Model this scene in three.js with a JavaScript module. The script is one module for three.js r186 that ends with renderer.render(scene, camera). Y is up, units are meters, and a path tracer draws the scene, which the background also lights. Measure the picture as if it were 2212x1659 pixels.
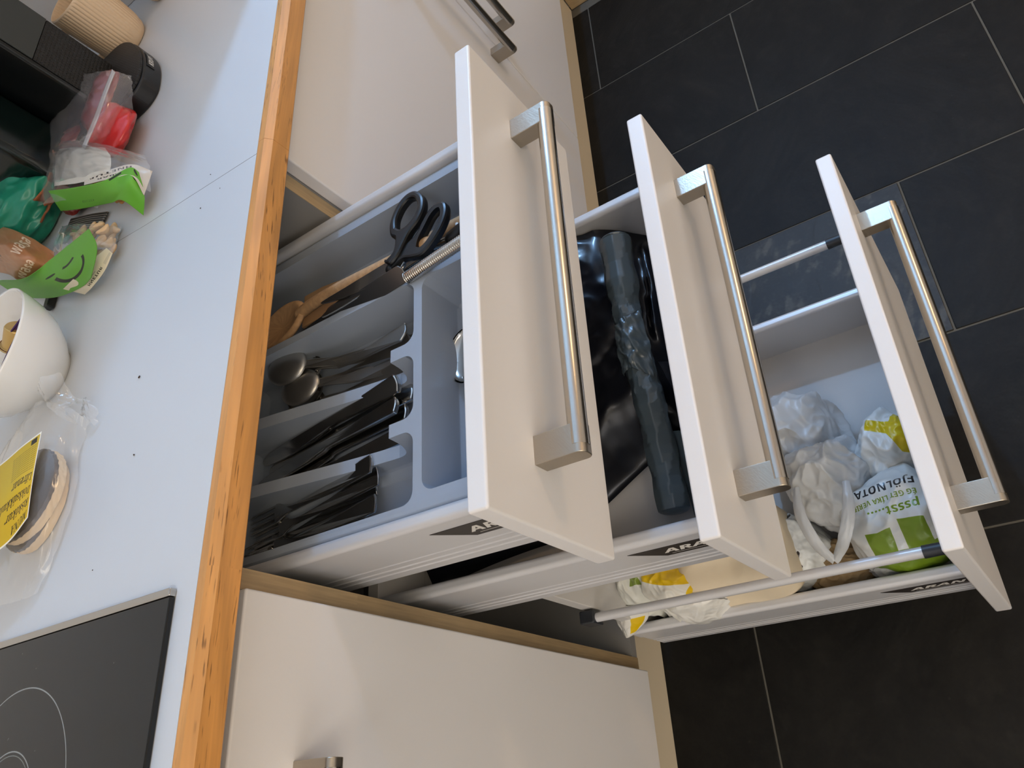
import * as THREE from 'three';
import { RoundedBoxGeometry } from 'three/addons/geometries/RoundedBoxGeometry.js';
import { mergeGeometries, mergeVertices, toCreasedNormals } from 'three/addons/utils/BufferGeometryUtils.js';
import { ImprovedNoise } from 'three/addons/math/ImprovedNoise.js';
import { RectAreaLightUniformsLib } from 'three/addons/lights/RectAreaLightUniformsLib.js';

// ---------------------------------------------------------------- camera
const scene = new THREE.Scene();
const camera = new THREE.PerspectiveCamera(52.31, 2212 / 1659, 0.02, 20);
camera.position.set(-0.1715, 1.2357, 0.5427);
camera.up.set(0.87595, 0.36123, 0.31972);                       // the phone was held sideways
camera.lookAt(-0.1715 + 0.47928, 1.2357 - 0.72693, 0.5427 - 0.4918);
scene.add(camera);
const renderer = new THREE.WebGLRenderer({ antialias: true });
renderer.toneMapping = THREE.LinearToneMapping;
renderer.toneMappingExposure = 1.0;
renderer.shadowMap.enabled = true;
scene.background = new THREE.Color(0.02, 0.02, 0.022);
RectAreaLightUniformsLib.init();

// ---------------------------------------------------------------- lamps, all out of view (fittings are built with them further down)
const COOL = { at: [1.56, 1.75, 0.245], color: new THREE.Color(0.29, 0.56, 1.0), power: 2.9, radius: 0.024 };  // unseen, placed to light the worktop and the drawer tops from the right
const WARM = { at: [1.22, 1.62, 1.62], color: new THREE.Color(1.0, 0.66, 0.36), power: 0.9, radius: 0.08 };  // unseen, throws the handle shadows on the drawer fronts
const UNSEEN_PANELS = [{ at: [-1.2, 2.44, 0.7], size: [0.7, 0.7], color: new THREE.Color(1.0, 0.95, 0.93), power: 4.5 }, { at: [-1.1, 2.44, 2.0], size: [1.2, 1.2], color: new THREE.Color(1.0, 0.85, 0.64), power: 4.9 }];  // unseen ceiling panels, set to light the fronts and sides from above
const LEFT = { at: [-1.985, 1.35, 1.35], size: [1.3, 1.2], color: new THREE.Color(0.95, 0.92, 0.92), power: 1.4 };  // unseen source on the left, lights the left faces of the drawers

// ---------------------------------------------------------------- helpers
const names = new Map();
function numbered(n) { const k = names.get(n) ?? 0; names.set(n, k + 1); return k ? `${n}_${String(k).padStart(3, '0')}` : n; }
function tag(o, label, category, group) { o.userData.label = label; o.userData.category = category; if (group) o.userData.group = group; return o; }
function shade(o) { o.traverse(m => { if (m.isMesh) { m.castShadow = true; m.receiveShadow = true; } }); return o; }
function thing(name, label, category, pos = [0, 0, 0], turn = 0, group) {
  const g = new THREE.Group(); g.name = numbered(name); g.position.set(...pos); g.rotation.y = turn; scene.add(g);
  return tag(g, label, category, group);
}
function mesh(name, geo, mat, parent, label) {
  const m = new THREE.Mesh(Array.isArray(geo) ? mergeGeometries(geo.map(g => g.index ? g.toNonIndexed() : g).map(plain)) : geo, mat);
  m.name = parent ? name : numbered(name); m.castShadow = m.receiveShadow = true; (parent ?? scene).add(m);
  if (label) m.userData.label = label;
  return m;
}
function plain(g) { for (const k of Object.keys(g.attributes)) if (!['position', 'normal', 'uv'].includes(k)) g.deleteAttribute(k); return g; }
function structure(name, geo, mat) { const m = mesh(name, geo, mat); m.name = name; m.userData.kind = 'structure'; return m; }
// a box given by its limits, edges rounded by r; uv in metres by box projection
function box(x0, x1, y0, y1, z0, z1, r = 0.0012, seg = 2) {
  const w = x1 - x0, h = y1 - y0, d = z1 - z0;
  const g = r > 0 ? new RoundedBoxGeometry(w, h, d, seg, Math.min(r, w / 2.01, h / 2.01, d / 2.01)) : new THREE.BoxGeometry(w, h, d);
  g.translate((x0 + x1) / 2, (y0 + y1) / 2, (z0 + z1) / 2);
  return boxUV(g);
}
function boxUV(g0, s = 1) {
  const g = g0.index ? g0.toNonIndexed() : g0, p = g.attributes.position, n = g.attributes.normal, uv = new Float32Array(p.count * 2);
  for (let i = 0; i < p.count; i += 3) {
    const ax = Math.abs(n.getX(i) + n.getX(i + 1) + n.getX(i + 2)), ay = Math.abs(n.getY(i) + n.getY(i + 1) + n.getY(i + 2)), az = Math.abs(n.getZ(i) + n.getZ(i + 1) + n.getZ(i + 2));
    for (let k = i; k < i + 3; k++) {
      const x = p.getX(k), y = p.getY(k), z = p.getZ(k);
      const [u, v] = ay >= ax && ay >= az ? [x, z] : ax >= az ? [z, y] : [x, y];
      uv[2 * k] = u * s; uv[2 * k + 1] = v * s;
    }
  }
  g.setAttribute('uv', new THREE.BufferAttribute(uv, 2));
  return g;
}
const V = (x, y, z) => new THREE.Vector3(x, y, z);
function rng(seed) { let s = seed >>> 0; return () => { s = (s + 0x6D2B79F5) | 0; let t = Math.imul(s ^ (s >>> 15), 1 | s); t = (t + Math.imul(t ^ (t >>> 7), 61 | t)) ^ t; return ((t ^ (t >>> 14)) >>> 0) / 4294967296; }; }
const perlin = new ImprovedNoise();
const noise = (x, y, z = 0) => perlin.noise(x + 31.4, y + 17.7, z + 5.2);
function fbm(x, y, z, o = 4) { let a = 0, k = 1; for (let i = 0; i < o; i++) { a += k * noise(x, y, z + i * 9.1); x *= 2.03; y *= 2.03; z *= 2.03; k *= 0.5; } return a; }
const smooth = (a, b, x) => { const t = Math.min(1, Math.max(0, (x - a) / (b - a))); return t * t * (3 - 2 * t); };
const lerp = (a, b, t) => a + (b - a) * t;
// a texture computed pixel by pixel; f(u, v) returns [r, g, b] in 0..255 (sRGB) or one number
function tex(w, h, f, srgb = true, repeat) {
  const d = new Uint8Array(w * h * 4);
  for (let y = 0; y < h; y++) for (let x = 0; x < w; x++) {
    const c = f(x / w, y / h), k = 4 * (y * w + x);
    if (typeof c === 'number') d[k] = d[k + 1] = d[k + 2] = c; else { d[k] = c[0]; d[k + 1] = c[1]; d[k + 2] = c[2]; }
    d[k + 3] = 255;
  }
  const t = new THREE.DataTexture(d, w, h); t.magFilter = THREE.LinearFilter; t.minFilter = THREE.LinearMipmapLinearFilter; t.generateMipmaps = true;
  t.wrapS = t.wrapT = THREE.RepeatWrapping; if (srgb) t.colorSpace = THREE.SRGBColorSpace; if (repeat) t.repeat.set(...repeat); t.needsUpdate = true;
  return t;
}
function canvasTex(w, h, draw) {
  const c = document.createElement('canvas'); c.width = w; c.height = h; draw(c.getContext('2d'), w, h);
  const t = new THREE.CanvasTexture(c); t.colorSpace = THREE.SRGBColorSpace; return t;
}
// noise that tiles over the unit square
function tile(u, v, f, seed = 0) {
  const a = u * Math.PI * 2, b = v * Math.PI * 2, r = f / 6.2832;
  return noise(Math.cos(a) * r + seed, Math.sin(a) * r + Math.cos(b) * r * 1.3, Math.sin(b) * r + seed * 1.7);
}
const std = (o) => new THREE.MeshStandardMaterial(o);
const phys = (o) => new THREE.MeshPhysicalMaterial(o);

// ---------------------------------------------------------------- materials
const fineBump = tex(256, 256, (u, v) => 128 + 60 * tile(u, v, 90, 3) + 50 * tile(u, v, 45, 8), false, [9, 9]);
const M = {};
M.front = phys({ color: '#dfdcda', roughness: 0.38, bumpMap: fineBump, bumpScale: 0.00006 });
M.worktop = phys({ color: '#cccfd2', roughness: 0.34, bumpMap: fineBump, bumpScale: 0.00005 });
M.melamine = std({ color: '#c9c6c2', roughness: 0.5 });
M.greyBoard = std({ color: '#8f8d8a', roughness: 0.55 });
M.paint = std({ color: '#e6e2da', roughness: 0.9 });
M.ceil = std({ color: '#efece6', roughness: 0.95 });
M.drawerMetal = phys({ color: '#cdcdcf', roughness: 0.33, metalness: 0.2 });
M.darkPlastic = std({ color: '#23262b', roughness: 0.45 });
M.blackPlastic = std({ color: '#0b0c0e', roughness: 0.35 });
const brushed = tex(64, 512, (u, v) => 128 + 90 * noise(u * 3, v * 260, 4) + 40 * noise(u * 6, v * 90, 9), false, [1, 6]);
M.steel = phys({ color: '#bdb8b0', metalness: 1, roughness: 0.2, anisotropy: 0.35, bumpMap: brushed, bumpScale: 0.00002 });
M.blockSteel = phys({ color: '#b3aa9c', metalness: 1, roughness: 0.36, roughnessMap: null, bumpMap: fineBump, bumpScale: 0.00012 });
M.satin = phys({ color: '#b9b6b0', metalness: 1, roughness: 0.4 });
M.cutlery = phys({ color: '#c8c6c2', metalness: 1, roughness: 0.16 });
M.plinth = phys({ color: '#e2d2b6', roughness: 0.4 });
M.seam = std({ color: '#3a2a20', roughness: 0.8 });
// oak of the worktop edge: long grain along u (metres), with pores
const oak = tex(1024, 512, (u, v) => {
  const wob = tile(u, v, 4, 2) * 0.05, band = tile(u * 1, (v + wob), 10, 5);
  const g = noise(u * 7, (v + wob) * 34, 1.3) * 0.5 + noise(u * 20, (v + wob) * 90, 3.1) * 0.35;
  const pore = smooth(0.30, 0.52, noise(u * 44, (v + wob) * 150, 7.7)) * smooth(-0.15, 0.3, noise(u * 5, v * 14, 2));
  const knot = smooth(0.42, 0.72, noise(u * 6.2, v * 2.4, 15.3));
  const k = 1 + 0.10 * band + 0.12 * g - 0.36 * pore - 0.16 * knot;
  return [Math.min(255, 204 * k), Math.min(255, 143 * k * (1 - 0.05 * pore)), Math.min(255, 76 * k * (1 - 0.14 * pore))];
});
M.oak = phys({ map: oak, roughness: 0.42, clearcoat: 0.25, clearcoatRoughness: 0.35 });
const stripTex = tex(512, 128, (u, v) => {
  const g = noise(u * 5, v * 40, 21) * 0.5 + noise(u * 26, v * 70, 4) * 0.5, k = 1 + 0.13 * g;
  return [172 * k, 148 * k, 112 * k];
});
M.edgeBand = std({ map: stripTex, roughness: 0.5 });
oak.repeat.set(1.2, 6); stripTex.repeat.set(1.4, 9);

// ---------------------------------------------------------------- the room
structure('wall_back', box(-2.0, 1.69, 0, 2.5, -0.74, -0.62, 0), M.paint);
structure('wall_left', box(-2.1, -2.0, 0, 2.5, -0.74, 3.2, 0), M.paint);
structure('wall_front', box(-2.1, 1.79, 0, 2.5, 3.2, 3.3, 0), M.paint);
structure('wall_right', box(1.69, 1.79, 0, 2.5, -0.74, 3.2, 0), M.paint);
structure('ceiling', box(-2.1, 1.79, 2.5, 2.6, -0.74, 3.3, 0), M.ceil);
structure('baseboard_right', box(1.672, 1.69, 0.0, 0.07, -0.029, 3.2, 0.002), M.edgeBand);

// slate floor: rows of 30 x 60 cm tiles, each its own piece, over dark grout
const floor = new THREE.Group(); floor.name = 'floor'; floor.userData.kind = 'structure'; scene.add(floor);
const slateTex = (seed, rough) => tex(512, 512, (u, v) => {
  const big = tile(u, v, 9, seed), mid = tile(u, v, 34, seed + 4), fine = noise(u * 120 + seed, v * 120, 2), sheet = smooth(0.1, 0.5, tile(u, v, 14, seed + 9) + 0.5 * mid);
  const speck = smooth(0.52, 0.7, noise(u * 90, v * 90, seed + 31)) * smooth(0.2, 0.5, noise(u * 17, v * 17, seed));
  let k = 20 + 6 * big + 4 * mid + 4 * fine + 3 * sheet + 16 * speck;
  if (rough) { const f = fbm(u * 11, v * 8, seed, 6), cl = smooth(-0.05, 0.5, f + 0.25 * fine), st = smooth(0.15, 0.5, noise(u * 9 + v * 5, v * 34 - u * 12, 3) + 0.4 * f); k += 12 * cl + 26 * st * smooth(0.1, 0.5, f + 0.2) + 10 * smooth(0.2, 0.6, noise(u * 70, v * 60, 3)); }
  return [k * 1.02, k * 0.98, k * 0.88];
});
const slateBump = tex(512, 512, (u, v) => 128 + 50 * tile(u, v, 20, 2) + 34 * tile(u, v, 60, 5) + 24 * noise(u * 130, v * 130, 3), false);
const cleftBump = tex(512, 512, (u, v) => 120 + 80 * fbm(u * 7, v * 5, 4, 5) + 30 * smooth(-0.05, 0.05, noise(u * 4 + 0.6 * v, v * 9, 8)), false);
const slates = [1, 12, 23].map(s => phys({ map: slateTex(s), bumpMap: slateBump, bumpScale: 0.0009, roughness: 0.55, specularIntensity: 0.4 }));
const cleft = phys({ map: slateTex(5, true), bumpMap: cleftBump, bumpScale: 0.0022, roughness: 0.55 });
M.grout = std({ color: '#5a574f', roughness: 0.95 });
mesh('grout', box(-2.0, 1.69, -0.05, -0.0016, -0.62, 3.2, 0), M.grout, floor);
{
  const joint = { '-2': 0.33, '-1': 0.33, 0: 0.13, 1: 0.40, 2: 0.53, 3: 0.737, 4: 0.345, 5: 0.62 }, r = rng(7), P = 0.3015, L = 0.6035, g = 0.0016;
  for (let k = -7; k <= 5; k++) {
    const x0 = 0.437 + (k - 2) * P, zj = joint[k] ?? r() * L;
    for (let n = Math.floor((-0.62 - zj) / L); n < 5; n++) {
      const z0 = Math.max(zj + n * L, -0.06), z1 = Math.min(zj + (n + 1) * L, 3.2), X1 = Math.min(x0 + P, 1.671), X0 = Math.max(x0, -2);
      if (z1 - z0 < 0.03 || X1 - X0 < 0.02) continue;
      const special = k === 2 && n === -1;
      const t = mesh('tile', box(X0 + g, X1 - g, -0.012, special ? 0.0012 : (r() - 0.5) * 0.0005, z0 + g, z1 - g, 0.0012, 1), special ? cleft : slates[Math.floor(r() * 3)], floor);
      const uv = t.geometry.attributes.uv, du = r(), dv = r();
      for (let i = 0; i < uv.count; i++) uv.setXY(i, uv.getX(i) * 1.9 + du, uv.getY(i) * 1.9 + dv);
    }
  }
}

// ---------------------------------------------------------------- worktop: two boards meeting in a joint, each with an oak edge
const HC = 0.9001, TC = 0.0286, ZC = 0.0402;
function worktop(label, x0, edge) {
  const g = thing('worktop', label, 'worktop');
  const bw = 0.007;                                             // chamfer of the oak edge
  const shape = new THREE.Shape(); x0.forEach(([x, z], i) => i ? shape.lineTo(x, -z) : shape.moveTo(x, -z)); shape.closePath();
  const board = new THREE.ExtrudeGeometry(shape, { depth: TC, bevelEnabled: false }); board.rotateX(-Math.PI / 2); board.translate(0, HC - TC, 0);
  mesh('laminate_board', boxUV(board), M.worktop, g);
  const [a, b] = edge, prof = [[ZC - 0.014, HC - TC], [ZC - 0.002, HC - TC], [ZC, HC - TC + 0.002], [ZC, HC - bw], [ZC - 0.0055, HC - 0.0002], [ZC - 0.0095, HC + 0.0001], [ZC - 0.014, HC + 0.0001]];
  const es = new THREE.Shape(); prof.forEach(([z, y], i) => i ? es.lineTo(-z, y) : es.moveTo(-z, y)); es.closePath();
  const eg = new THREE.ExtrudeGeometry(es, { depth: b - a, bevelEnabled: false }); eg.rotateY(Math.PI / 2); eg.translate(a, 0, 0);
  mesh('oak_edge', boxUV(eg), M.oak, g);
  mesh('glue_line', box(a, b, HC - TC, HC - 0.0003, ZC - 0.0146, ZC - 0.0139, 0), M.seam, g);
  return g;
}
const ze = ZC - 0.0145;
// the joint runs back from the oak edge, not quite square to it
worktop('left part of the white worktop with an oak edge, carrying the hob and bowl', [[-1.3, ze], [0.4178, ze], [0.4318, -0.17], [0.4395, -0.24], [0.474, -0.61], [-1.3, -0.61]], [-1.3, 0.4337]);
{
  const J = [[0.4181, ze], [0.4321, -0.17], [0.4398, -0.24], [0.4743, -0.61]], w = 0.0003, s = new THREE.Shape();
  [...J.map(([x, z]) => [x - w, z]), ...J.slice().reverse().map(([x, z]) => [x + w, z])].forEach(([x, z], i) => i ? s.lineTo(x, -z) : s.moveTo(x, -z)); s.closePath();
  const g = new THREE.ExtrudeGeometry(s, { depth: 0.02, bevelEnabled: false }); g.rotateX(-Math.PI / 2); g.translate(0, HC - 0.0201, 0);
  mesh('joint_line', g, M.seam, scene.getObjectByName('worktop'));
}
worktop('right part of the white worktop with an oak edge, under the coffee machine', [[0.4184, ze], [1.689, ze], [1.689, -0.61], [0.4746, -0.61], [0.4401, -0.24], [0.4324, -0.17]], [0.4341, 1.689]);

// ---------------------------------------------------------------- handles (built along x, standing off a front at z = 0)
const HL = 0.351, HW = 0.0235;
function mountGeo(x) {
  const s = new THREE.Shape(), h = 0.0082, d = 0.0415, r = 0.0068;
  s.moveTo(0, -h); s.lineTo(d - r, -h); s.absarc(d - r, -h + r, r, -Math.PI / 2, 0); s.lineTo(d, h - r); s.absarc(d - r, h - r, r, 0, Math.PI / 2); s.lineTo(0, h); s.closePath();
  const g = new THREE.ExtrudeGeometry(s, { depth: HW - 0.0012, bevelEnabled: true, bevelThickness: 0.0006, bevelSize: 0.0006, bevelOffset: -0.0006, bevelSegments: 2, curveSegments: 10 });
  g.rotateY(-Math.PI / 2); g.translate(x + HW / 2 - 0.0006, 0, 0);
  return boxUV(g);
}
const barGeo = (() => { const g = new THREE.CylinderGeometry(0.0076, 0.0076, HL - 0.014, 40, 1); g.rotateZ(Math.PI / 2); g.translate(0, 0.0009, 0.0345); return g; })();
const mounts = [mountGeo(-HL / 2 + HW / 2), mountGeo(HL / 2 - HW / 2)];
const barUp = barGeo.clone().rotateZ(Math.PI / 2), mountsUp = mounts.map(g => g.clone().rotateZ(Math.PI / 2));
function handle(parent, x, y, z, upright = false) {
  for (const g of [upright ? barUp : barGeo]) { const m = mesh('handle_bar', g, M.steel, parent); m.position.set(x, y, z); }
  for (const g of upright ? mountsUp : mounts) { const m = mesh('handle_mount', g, M.blockSteel, parent); m.position.set(x, y, z); }
}

// ---------------------------------------------------------------- the drawer unit
const W = 0.447, FT = 0.0172, TOP = 0.8516, BOT = 0.1581;
const unit = thing('drawer_cabinet', 'white kitchen drawer cabinet with its three drawers pulled out like steps', 'cabinet');
function sidePanel(parent, x0, x1) {
  const p = new THREE.Group(); p.name = 'side_panel'; parent.add(p);
  mesh('panel', box(x0, x1, 0.15, 0.868, -0.56, -0.0006, 0), M.greyBoard, p);
  mesh('edge_band', box(x0, x1, 0.15, 0.868, -0.0006, 0, 0.0002, 1).rotateZ(0), M.edgeBand, p);
}
{ // grain of the edge band runs upwards
  const old = sidePanel;
  sidePanel(unit, -0.0015, 0.0162); sidePanel(unit, W - 0.0162, W + 0.0015);
  for (const p of unit.children) { const uv = p.children[1].geometry.attributes.uv; for (let i = 0; i < uv.count; i++) uv.setXY(i, uv.getY(i), uv.getX(i)); }
}
mesh('bottom_panel', box(0.0164, W - 0.0164, 0.15, 0.166, -0.555, -0.001, 0), M.greyBoard, unit);
mesh('back_panel', box(0.0164, W - 0.0164, 0.167, 0.866, -0.56, -0.553, 0), M.greyBoard, unit);
mesh('rail', box(0.0164, W - 0.0164, 0.85, 0.868, -0.1, -0.002, 0), M.greyBoard, unit);

// metal drawer side: a hollow-looking profile with a rounded top and three long ribs low on the outer face
function sideGeo(len, dir) {
  const s = new THREE.Shape(), t = 0.0128, h = 0.1, r = 0.0052;
  s.moveTo(0, 0);
  for (const [y, d] of [[0.012, 0.0008], [0.022, 0.0008], [0.034, 0.0005]]) { s.lineTo(0, y); s.lineTo(d, y + 0.0016); s.lineTo(d, y + 0.0052); s.lineTo(0, y + 0.0066); }
  s.lineTo(0, 0.068); s.lineTo(-0.0012, 0.0705); s.lineTo(-0.0012, h - r);
  s.absarc(-0.0012 + r, h - r, r, Math.PI, Math.PI / 2, true); s.lineTo(t - r, h); s.absarc(t - r, h - r, r, Math.PI / 2, 0, true);
  s.lineTo(t, 0); s.closePath();
  const g = new THREE.ExtrudeGeometry(s, { depth: len, bevelEnabled: false, curveSegments: 8 });
  if (dir < 0) { g.scale(-1, 1, 1); const p = g.index ? g.toNonIndexed() : g; for (const k of ['position', 'normal', 'uv']) { const a = p.attributes[k], n = a.itemSize; for (let i = 0; i < a.count; i += 3) for (let c = 0; c < n; c++) { const q = a.array[(i + 1) * n + c]; a.array[(i + 1) * n + c] = a.array[(i + 2) * n + c]; a.array[(i + 2) * n + c] = q; } } return p; }
  return g;
}
const plateTex = canvasTex(1024, 256, (c, w, h) => {
  c.fillStyle = '#2a2522'; c.fillRect(0, 0, w, h);
  c.fillStyle = '#d8d4cc'; c.font = 'bold 150px sans-serif'; c.textBaseline = 'middle'; c.save(); c.translate(300, 118); c.transform(1.35, 0, -0.35, 1, 0, 0); c.fillText('ARAN', 0, 0); c.strokeStyle = '#d8d4cc'; c.lineWidth = 5; c.strokeText('ARAN', 0, 0); c.restore();
  c.fillRect(330, 206, 660, 7);
});
M.plate = std({ map: plateTex, roughness: 0.5 });
function plateGeo() {                        // slanted plate on the outer face, in z (along u) and y
  const s = new THREE.Shape(), L = 0.108; s.moveTo(0, 0.0272); s.lineTo(0.028, 0); s.lineTo(L, 0); s.lineTo(L, 0.0272); s.closePath();
  const g = new THREE.ExtrudeGeometry(s, { depth: 0.0004, bevelEnabled: false });
  const p = g.attributes.position, uv = g.attributes.uv; for (let i = 0; i < p.count; i++) uv.setXY(i, p.getX(i) / L, p.getY(i) / 0.0272);
  g.rotateY(-Math.PI / 2); return g;
}
const LEN = 0.42;
function drawer(z, top, bottom, T, backTop, rails) {
  const d = new THREE.Group(); d.name = 'drawer'; d.position.set(0, 0, z); unit.add(d);
  mesh('front', box(0, W, bottom, top, -FT, 0, 0.0022, 3), M.front, d);
  handle(d, W / 2, top - 0.068, 0);
  const zb = -FT - LEN;
  for (const [x, dir] of [[0.0297, 1], [W - 0.0297, -1]]) { const m = mesh('side_rail', sideGeo(LEN - 0.001, dir), M.drawerMetal, d); m.position.set(x, T - 0.1, zb); }
  mesh('base_panel', box(0.0425, W - 0.0425, T - 0.099, T - 0.084, zb, -FT - 0.0005, 0), M.melamine, d);
  mesh('back_panel', box(0.0425, W - 0.0425, T - 0.0835, backTop, zb, zb + 0.016, 0.001), M.melamine, d);
  const p = mesh('brand_plate', plateGeo(), M.plate, d); p.position.set(0.0297 - 0.00125, T - 0.0465, -0.1195);
  if (rails) for (const x of [0.0312, W - 0.0312]) {
    const rod = new THREE.CylinderGeometry(0.0056, 0.0056, LEN - 0.03, 28); rod.rotateX(Math.PI / 2); rod.translate(x, rails, zb + LEN / 2 - 0.012);
    mesh('gallery_rail', rod, M.drawerMetal, d);
    const cap = new THREE.CylinderGeometry(0.0062, 0.0066, 0.028, 24); cap.rotateX(Math.PI / 2); cap.translate(x, rails, -FT - 0.0145); mesh('rail_end_cap', cap, M.darkPlastic, d);
    mesh('rail_end_cap', box(x - 0.007, x + 0.009, rails - 0.016, rails + 0.009, zb - 0.002, zb + 0.018, 0.002), M.darkPlastic, d);
  }
  return d;
}
const D1 = drawer(0.258, TOP, 0.6826, 0.79, 0.785), D2 = drawer(0.345, 0.6785, 0.512, 0.6155, 0.61), D3 = drawer(0.4842, 0.4951, BOT, 0.255, 0.4735, 0.376);

// ---------------------------------------------------------------- the units on either side
const leftUnit = thing('hob_cabinet', 'closed white cabinet front to the left, under the black hob', 'cabinet');
mesh('body', box(-0.6, -0.0018, 0.15, 0.868, -0.56, 0, 0), M.greyBoard, leftUnit);
{ const d = new THREE.Group(); d.name = 'front'; leftUnit.add(d); mesh('panel', box(-0.602, -0.0048, BOT, TOP, 0.0006, 0.0006 + FT, 0.0022, 3), M.front, d); handle(d, -0.3035, TOP - 0.068, 0.0006 + FT); }
const rightUnit = thing('double_door_cabinet', 'white cabinet with two doors and upright steel handles, right of the drawers', 'cabinet');
mesh('body', box(W + 0.0018, 1.645, 0.15, 0.868, -0.56, 0, 0), M.greyBoard, rightUnit);
for (const [a, b, hx] of [[W + 0.003, 1.0470, 1.0115], [1.0492, 1.645, 1.0847]]) {
  const d = new THREE.Group(); d.name = 'door'; rightUnit.add(d);
  mesh('panel', box(a, b, BOT, 0.868, 0.0006, 0.0006 + FT, 0.0022, 3), M.front, d);
  handle(d, hx, 0.439 + HL / 2, 0.0006 + FT, true);
}
mesh('filler_strip', box(1.6472, 1.6895, 0.15, 0.868, -0.02, 0.0006 + FT, 0.001), M.front, rightUnit);
const plinth = mesh('plinth_board', box(-1.3, 1.671, 0.0005, 0.1495, -0.046, -0.03, 0.001), M.plinth);
tag(plinth, 'long white plinth board along the floor under the kitchen cabinets', 'plinth');

// a cupboard standing on the worktop at its right end, out of the picture: its front corner keeps the cool lamp off the back of the worktop
{
  const g = thing('unseen_cupboard', 'unseen tall white cupboard on the right end of the worktop, placed to shade its back part', 'cupboard');
  mesh('body', box(1.0, 1.67, HC + 0.0004, 1.45, -0.6, 0.044, 0.001), M.front, g);
  mesh('door', box(1.002, 1.334, HC + 0.004, 1.446, 0.0445, 0.062, 0.002), M.front, g); mesh('door', box(1.337, 1.668, HC + 0.004, 1.446, 0.0445, 0.062, 0.002), M.front, g);
}

// ---------------------------------------------------------------- shape helpers for small things
function fin(g) { g.computeVertexNormals(); return g; }
// outline (list of [x, y]) cut from sheet of thickness t with rounded edges, lying in x, z with y up
function cut(points, t, bevel = 0.0004, curved = true, holes = []) {
  const s = new THREE.Shape(curved ? new THREE.SplineCurve(points.map(p => new THREE.Vector2(...p))).getPoints(points.length * 8) : points.map(p => new THREE.Vector2(...p)));
  for (const h of holes) s.holes.push(new THREE.Path(new THREE.SplineCurve(h.map(p => new THREE.Vector2(...p))).getPoints(h.length * 8)));
  const g = new THREE.ExtrudeGeometry(s, { depth: Math.max(1e-4, t - 2 * bevel), bevelEnabled: true, bevelThickness: bevel, bevelSize: bevel, bevelOffset: -bevel, bevelSegments: 2 });
  g.rotateX(Math.PI / 2); g.translate(0, t, 0);              // outline y becomes z
  return g;
}
function bend(g, f) { const p = g.attributes.position; for (let i = 0; i < p.count; i++) { const [x, y, z] = f(p.getX(i), p.getY(i), p.getZ(i)); p.setXYZ(i, x, y, z); } g.computeVertexNormals(); return g; }
// a tube with a radius that may change, along a smooth curve
function tube(points, r, n = 48, m = 14, flat = 1, end = 1) {
  const c = new THREE.CatmullRomCurve3(points.map(p => V(...p))), g = new THREE.TubeGeometry(c, n, 1, m), p = g.attributes.position, fr = c.computeFrenetFrames(n);
  const R = typeof r === 'function' ? r : () => r;
  for (let i = 0; i <= n; i++) { const o = c.getPointAt(i / n), k = R(i / n); for (let j = 0; j <= m; j++) { const a = i * (m + 1) + j, q = V(p.getX(a), p.getY(a), p.getZ(a)).sub(o).multiplyScalar(k); q.y *= flat; p.setXYZ(a, o.x + q.x, o.y + q.y, o.z + q.z); } }
  const ends = [];
  for (const [i, s] of [[0, -1], [n, 1]]) { const o = c.getPointAt(i / n), d = fr.tangents[i], e = new THREE.SphereGeometry(Math.max(1e-5, R(i / n)), 14, 8); e.scale(end, flat, 1); e.translate(o.x, o.y, o.z); ends.push(e); }
  g.computeVertexNormals();
  return mergeGeometries([g, ...ends].map(q => plain(q.toNonIndexed())));
}
// a sheet through rows of points [x, y, z], smoothed, t thick, with u along a row and v across the rows
function loft(rows, t = 0.0004, nu = 40, nv = 28, ripple) {
  const R = rows.map(r => new THREE.CatmullRomCurve3(r.map(p => V(...p)), false, 'centripetal')), pos = [], uv = [], idx = [];
  const grid = [];
  for (let j = 0; j <= nu; j++) { const col = new THREE.CatmullRomCurve3(R.map(c => c.getPoint(j / nu)), false, 'centripetal'); grid.push(Array.from({ length: nv + 1 }, (_, i) => rows.length > 2 ? col.getPoint(i / nv) : R[0].getPoint(j / nu).lerp(R[1].getPoint(j / nu), i / nv))); }
  if (ripple) for (let j = 0; j <= nu; j++) for (let i = 0; i <= nv; i++) ripple(grid[j][i], j / nu, i / nv);
  const N = (j, i) => { const a = grid[Math.min(nu, j + 1)][i].clone().sub(grid[Math.max(0, j - 1)][i]), b = grid[j][Math.min(nv, i + 1)].clone().sub(grid[j][Math.max(0, i - 1)]); return b.cross(a).normalize(); };
  const W1 = nv + 1, count = (nu + 1) * W1;
  for (const s of [0.5, -0.5]) for (let j = 0; j <= nu; j++) for (let i = 0; i <= nv; i++) { const p = grid[j][i].clone().addScaledVector(N(j, i), t * s); pos.push(p.x, p.y, p.z); uv.push(j / nu, i / nv); }
  const quad = (a, b, c, d) => idx.push(a, b, c, a, c, d);
  for (let j = 0; j < nu; j++) for (let i = 0; i < nv; i++) { const a = j * W1 + i; quad(a, a + 1, a + W1 + 1, a + W1); const k = a + count; quad(k, k + W1, k + W1 + 1, k + 1); }
  for (let j = 0; j < nu; j++) { const a = j * W1, b = a + W1; quad(a, b, b + count, a + count); quad(a + nv, a + nv + count, b + nv + count, b + nv); }
  for (let i = 0; i < nv; i++) { const a = i, b = nu * W1 + i; quad(a, a + count, a + 1 + count, a + 1); quad(b, b + 1, b + 1 + count, b + count); }
  const g = new THREE.BufferGeometry(); g.setAttribute('position', new THREE.Float32BufferAttribute(pos, 3)); g.setAttribute('uv', new THREE.Float32BufferAttribute(uv, 2)); g.setIndex(idx);
  return fin(g);
}
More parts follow.
